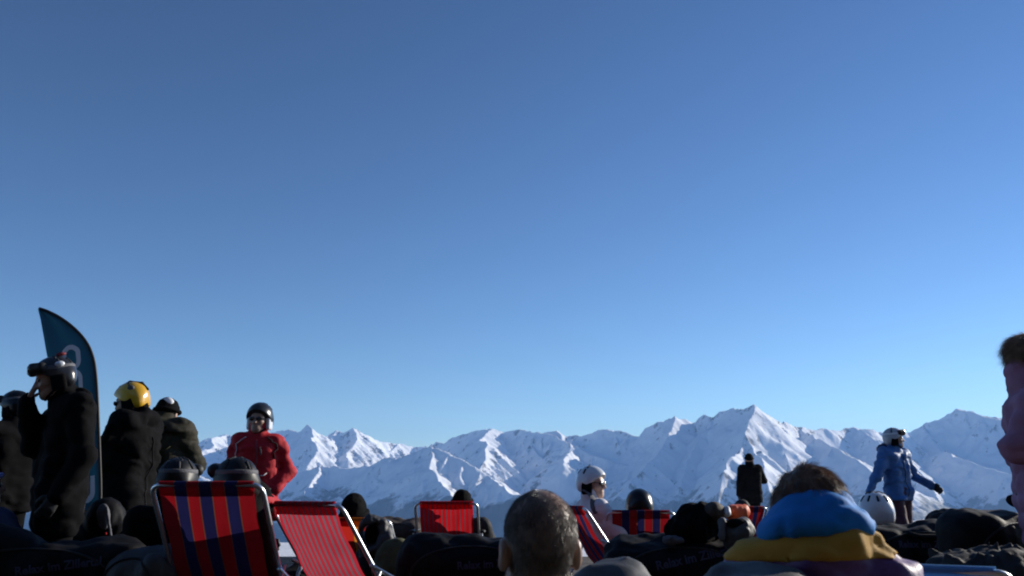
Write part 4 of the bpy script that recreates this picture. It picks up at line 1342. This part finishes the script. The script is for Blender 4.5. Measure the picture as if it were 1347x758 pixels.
# ---- the two close figures ---------------------------------------
# balding man, back of the head to us
pose, sc, loc, rz = seated(708, 641, 1.95, 20, 22, dict(), 'bare')
pM = person('balding man with short greying hair, close up from behind', loc, rz, pose, sc, hd=(-8, 4, 0), jacket='charcoal', trousers='black_cloth', gloves=None, skin='scalp', hr=.0058, head_k=1.0, eyes=True, collar=False)
def bald(p):
    Hc, Rh = p[1]['head'].astype(np.float32), p[3]
    def f(c, n):
        q = (c - Hc) @ Rh / p[5]
        m = (q[:, 2] > -.085) & (q[:, 1] < .035) & (q[:, 2] < .2) & ~((np.abs(q[:, 0]) > .066) & (q[:, 2] < .025) & (q[:, 1] > -.042))
        thin = np.exp(-(((q[:, 0] - .030) / .040) ** 2 + ((q[:, 1] + .015) / .055) ** 2 + ((q[:, 2] - .115) / .05) ** 2))
        return m * (1 - .93 * thin)
    return f
hair_on(pM, 'hair_grey', pM[4], bald(pM), 24000, .0125, .0005, 7, (0, .0, .14), .30, (0, 0, -.2), .16)

# hooded figure in blue, yellow and purple
pose, sc, loc, rz = seated(1068, 616, 2.25, -12, 12, dict(), 'bare')
for _q in pose:
    if _q[:2] in ('sh', 'el', 'wr'): pose[_q] = pose[_q] * V3(.80, 1, 1) - V3(0, 0, .040)
    if _q not in ('head', 'knR', 'knL', 'anR', 'anL', 'toR', 'toL'): pose[_q] = pose[_q] + V3(0, 0, .092)
pose['head'] = pose['head'] + V3(.0, .055, .0)
pose['chest'] = pose['chest'] + V3(0, .03, -.05)
def neck_fill(j, J, hp, Rh, scale):
    j.ell(J['neck'] + V3(0, -.025, -.035), (.13, .105, .085), .05)
pG = person('close figure from behind in a blue hood with yellow shoulders and purple back', loc, rz, pose, sc, hd=(-6, -16, 0), jacket='purple', trousers='black_cloth', gloves='rubber', head_k=.97, collar=False, hr=.008,
            pad=.008, jk=neck_fill, yoke=('yellow_cloth', (0, 0, pose['neck'][2] - .030), (-.04, 0, 1.0)), jh=.010, wrinkle=.009)
Jn, Jh = pG[1]['neck'], pG[1]['head']
_s = S()
_hx, _hz = P(1071, 690, 2.2), P(1071, 705, 2.2).z
_rg = Matrix.Rotation(-rz, 3, 'Z') @ Vector((_hx.x - loc[0], 0, 0))
_y = Jh[1] - .075
_c = V3(Jh[0], _y, _hz)
_s.ell(_c + V3(0, 0, .016), (.138, .110, .034), .03)
_s.ell(_c + V3(.004, .005, .046), (.105, .098, .046), .07)
_s.ell(_c + V3(.006, .018, .078), (.070, .072, .038), .06)
_s.ell(Jh + V3(0, .085, .06), (.080, .11, .11), .03, None, -1)
_s.disp(.014, (7, 7, 10), 4.4, True); _s.disp(.007, (17, 15, 26), 9.1, True)
link('hood', _s.mesh('hood', .008), M['blue_hood'], pG[0])
hair_mass(pG, 'hair_brown', [((0, -.010, .048), (.086, .108, .088)), ((0, -.055, .0), (.080, .065, .085)), ((.05, .0, .0), (.042, .055, .06)), ((-.045, .0, .0), (.042, .055, .06))], 13000, .032, .0007, 9,
          lift=.22, jit=.22, crown=(-.02, -.03, .13), sweep=(.03, 0, 0))

# ------------------------------------------------------------------ feather flag
M['flag_print'] = mat('flag_print', (.86, .86, .92), .7, .04, 8, .05, 40)
def feather_flag():
    d = 6.1
    sc = d / 1167.0
    b = P(131, 640, d)
    root = empty('feather_flag', (b.x, d, 0), 0, 'tall dark blue feather flag with white lettering behind the man in the black coat', 'flag')
    g = lambda px, py: np.array((P(px, py, d).x - b.x, 0.0, P(px, py, d).z))
    pole = [np.array((.02, 0, .0)), g(133, 660), g(131, 600), g(129, 540), g(127, 500), g(124, 474), g(117, 455), g(106, 440), g(92, 427), g(76, 416), g(60, 408.5), g(51.5, 406)]
    tube('pole', fillet(pole, .3, 3), [.013] * 200 and .011, M['rubber'], root, 8)
    right = [g(132, 672), g(131, 620), g(130, 580), g(128.5, 540), g(126.5, 500), g(123.5, 474), g(116.5, 455.5), g(105.5, 440.5), g(91.5, 427.5), g(76, 417), g(62, 410), g(53, 407)]
    left = [g(96, 672), g(90, 640), g(84, 600), g(78, 560), g(71, 520), g(66, 490), g(62, 465), g(59.5, 445), g(57.5, 432), g(56, 422), g(54, 414), g(52.2, 407.2)]
    def rs(pl, n=46):
        pl = np.array(pl); s = np.concatenate([[0], np.cumsum(np.linalg.norm(np.diff(pl, axis=0), axis=1))])
        t = np.linspace(0, s[-1], n)
        return np.stack([np.interp(t, s, pl[:, i]) for i in range(3)], 1)
    # match rows by height
    Rr, Ll = rs(right, 60), rs(left, 60)
    nx, vs = 17, []
    n = 60
    for lay in (0.0, .003):
        for j in range(n):
            for i in range(nx):
                u = i / (nx - 1)
                p = Ll[j] * (1 - u) + Rr[j] * u
                wv = .018 * math.sin(p[2] * 5.0 + u * 3.2) * (1 - u) + .008 * math.sin(u * 9 + p[2] * 2)
                vs.append((p[0], wv + lay, p[2]))
    idx = np.arange(n * nx).reshape(n, nx)
    q = lambda I: np.stack([I[:-1, :-1].ravel(), I[:-1, 1:].ravel(), I[1:, 1:].ravel(), I[1:, :-1].ravel()], 1)
    F = np.concatenate([q(idx), q(idx + n * nx)[:, ::-1]])
    m, nt, bs = nodes_of('flag_cloth')
    bs.inputs['Base Color'].default_value = (.06, .21, .30, 1)
    bs.inputs['Roughness'].default_value = .8
    tr = nt.nodes.new('ShaderNodeBsdfTranslucent'); tr.inputs['Color'].default_value = (.06, .23, .33, 1)
    ms = nt.nodes.new('ShaderNodeMixShader'); ms.inputs['Fac'].default_value = .35
    nt.links.new(bs.outputs[0], ms.inputs[1]); nt.links.new(tr.outputs[0], ms.inputs[2])
    nt.links.new(ms.outputs[0], nt.nodes['Material Output'].inputs['Surface'])
    tc = nt.nodes.new('ShaderNodeTexCoord'); nz = nt.nodes.new('ShaderNodeTexNoise'); nz.inputs['Scale'].default_value = 5
    bp = nt.nodes.new('ShaderNodeBump'); bp.inputs['Strength'].default_value = .4; bp.inputs['Distance'].default_value = .02
    nt.links.new(tc.outputs['Object'], nz.inputs['Vector']); nt.links.new(nz.outputs['Fac'], bp.inputs['Height']); nt.links.new(bp.outputs['Normal'], bs.inputs['Normal'])
    fl = link('cloth', np_mesh('cloth', vs, F), m, root)
    bv = BVHTree.FromPolygons([v.co for v in fl.data.vertices], [p.vertices for p in fl.data.polygons])
    def stroke(px, w, closed=False):
        """a band of print laid on the cloth, following pixel points of the lettering"""
        pts = [Vector(g(*p)) for p in px]
        pts = [Vector(p) for p in fillet(pts, .05, 4, closed)]
        vs, N = [], len(pts)
        for i, p in enumerate(pts):
            a = pts[i - 1] if (closed or i) else pts[0]; b = pts[(i + 1) % N] if (closed or i < N - 1) else pts[-1]
            t = (b - a).normalized(); nn = Vector((-t.z, 0, t.x))
            for sgn in (-1, 1):
                q = p + nn * sgn * w
                h = bv.ray_cast(Vector((q.x, -2, q.z)), Vector((0, 1, 0)))
                vs.append((q.x, (h[0].y if h[0] else 0) - .004, q.z))
        F = []
        for i in range(N if closed else N - 1):
            a, c = 2 * i, 2 * ((i + 1) % N)
            F.append((a, a + 1, c + 1, c))
        link('letter', np_mesh('letter', vs, F), M['flag_print'], root)
    stroke([(85.5, 484), (84.5, 464), (90, 457.5), (97, 457), (103.5, 461), (105, 480), (92, 486)], .017, True)
    stroke([(95, 512), (94.5, 494), (98, 489.5), (103, 490), (106.5, 495), (108, 540), (96, 548)], .016, True)
    stroke([(121.5, 626), (121.5, 652), (112.5, 661), (110, 650)], .018)
feather_flag()

# ------------------------------------------------------------------ jackets and bags lying about
def heap(name, label, cat, px, py, d, size, m, seed, rz=0, parts=(), disp=.03, shape=None, group=None, zoff=0.0):
    q = P(px, py, d)
    group = group or {'jacket': 'jackets left lying on the seats', 'rucksack': 'rucksacks among the seats'}.get(cat)
    root = empty(name, (q.x, d, q.z + zoff), R(rz), label, cat, group)
    s = S()
    w, dp, hh = size
    if shape: shape(s)
    else:
        s.ell((0, 0, 0), (w, dp, hh), .04)
        s.ell((-w * .45, .0, -hh * .35), (w * .6, dp * .9, hh * .7), .05)
        s.ell((w * .42, .01, -hh * .3), (w * .62, dp * .85, hh * .72), .05)
    s.disp(disp * .7, (7, 7, 9), seed * 5.1); s.disp(disp * .8, (10, 10, 8), seed * 2.3, True); s.disp(disp * .35, (24, 24, 18), seed * 1.3, True); s.disp(disp * .2, (36, 36, 40), seed * 9.3)
    b = link('cloth', s.mesh('cloth', max(.009, min(.016, hh * .12))), M[m], root)
    for pn, fn, pm in parts:
        t = S(); fn(t); link(pn, t.mesh(pn, .009), M[pm], root)
    return root
heap('jacket', 'black jacket heaped on the large printed beanbag', 'jacket', 912, 690, 4.78, (.13, .11, .088), 'black_cloth', 1,
     parts=(('lining', lambda t: t.ell((-.12, -.105, -.075), (.05, .04, .02)).disp(.016, 22, 3).disp(.008, 50, 5, True), 'strap'),))
heap('cap', 'brown woollen cap with a white brim lying on the black jacket', 'cap', 940, 671, 4.72, (.05, .06, .04), 'brown_cloth', 2, disp=.012,
     parts=(('brim', lambda t: t.ell((.058, -.02, -.008), (.020, .045, .030), .01, rot3(0, 25, 0)).disp(.008, 30, 6), 'white_trim'),))
heap('jacket', 'orange red jacket crumpled behind the grey lined one', 'jacket', 967, 672, 4.85, (.062, .07, .042), 'orange_cloth', 3, rz=-10, disp=.022)
heap('jacket', 'grey and black lined jacket flopped over the right end of the printed beanbag', 'jacket', 966, 702, 4.62, (.068, .08, .085), 'grey_nylon', 4, rz=-12, disp=.026,
     parts=(('lining', lambda t: t.ell((.01, -.07, .06), (.05, .03, .03), .02).disp(.012, 20, 5), 'black_cloth'), ('cuff', lambda t: t.ell((-.06, -.06, .02), (.022, .03, .06), .02).disp(.01, 24, 8), 'strap')))
def hood_ring(s):
    s.chain([(.075 * math.cos(R(t)), -.06 + .018 * math.sin(R(2 * t)), .02 + .095 * math.sin(R(t))) for t in range(0, 361, 20)], .028, .02)
    s.ell((0, .07, -.05), (.11, .10, .16), .06); s.ell((0, -.07, .03), (.055, .10, .075), .02, None, -1)
heap('hooded_jacket', 'grey hooded jacket with a round dark opening, hung beside the narrow striped chair', 'jacket', 492, 708, 5.9, (.1, .1, .1), 'grey_nylon', 5, disp=.026, shape=hood_ring,
     parts=(('lining', lambda t: t.ell((0, -.01, .025), (.062, .03, .075), .01), 'black_cloth'), ('skirt', lambda t: t.cap((0, .09, -.16), (0, .12, -.62), .13, .17).disp(.02, 9, 3), 'black_nylon')))
heap('rucksack', 'olive green rucksack on the snow left of the black printed beanbag', 'rucksack', 520, 735, 5.6, (.13, .12, .13), 'khaki', 6, disp=.02, zoff=-.02,
     parts=(('pocket', lambda t: t.box((0, -.11, -.22), (.09, .05, .09), .03).disp(.012, 18, 3), 'khaki'), ('base', lambda t: t.box((0, .02, -.40), (.14, .13, .24), .06).disp(.015, 9, 2), 'olive'),
            ('strap', lambda t: t.chain([(.07, -.12, .08), (.085, -.15, -.1), (.08, -.13, -.3)], .012), 'strap')))
heap('jacket', 'dark grey jacket bunched on the right end of the loop handled beanbag', 'jacket', 1256, 684, 5.9, (.17, .13, .075), 'charcoal', 7, disp=.02,
     parts=(('trim', lambda t: t.chain([(-.12, -.10, -.02), (-.02, -.13, -.035), (.10, -.11, -.02)], .012).disp(.01, 30, 3), 'grey_nylon'),))
heap('blanket', 'slate grey blanket crumpled in the bottom right corner', 'blanket', 1316, 752, 3.3, (.24, .16, .085), 'charcoal', 8, disp=.03,
     parts=(('fold', lambda t: t.cap((-.20, -.13, -.05), (.22, -.15, -.035), .035).disp(.014, 22, 4), 'grey_nylon'),))
heap('rucksack', 'black rucksack with a pale grey panel below the blue feather flag', 'rucksack', 139, 678, 5.75, (.11, .11, .12), 'black_nylon', 9, disp=.016,
     parts=(('panel', lambda t: t.ell((.035, -.105, -.005), (.042, .02, .085), .01, rot3(0, -12, 0)).disp(.006, 20, 2), 'strap'), ('strap', lambda t: t.cap((.06, -.13, .05), (.13, -.16, -.16), .010), 'strap'),
            ('buckle', lambda t: t.box((.075, -.14, -.11), (.012, .008, .01), .004), 'red_cloth')))
heap('glove', 'black glove lying on top of the tall black beanbag at the right', 'glove', 1340, 658, 4.75, (.05, .045, .03), 'black_cloth', 11, disp=.01)
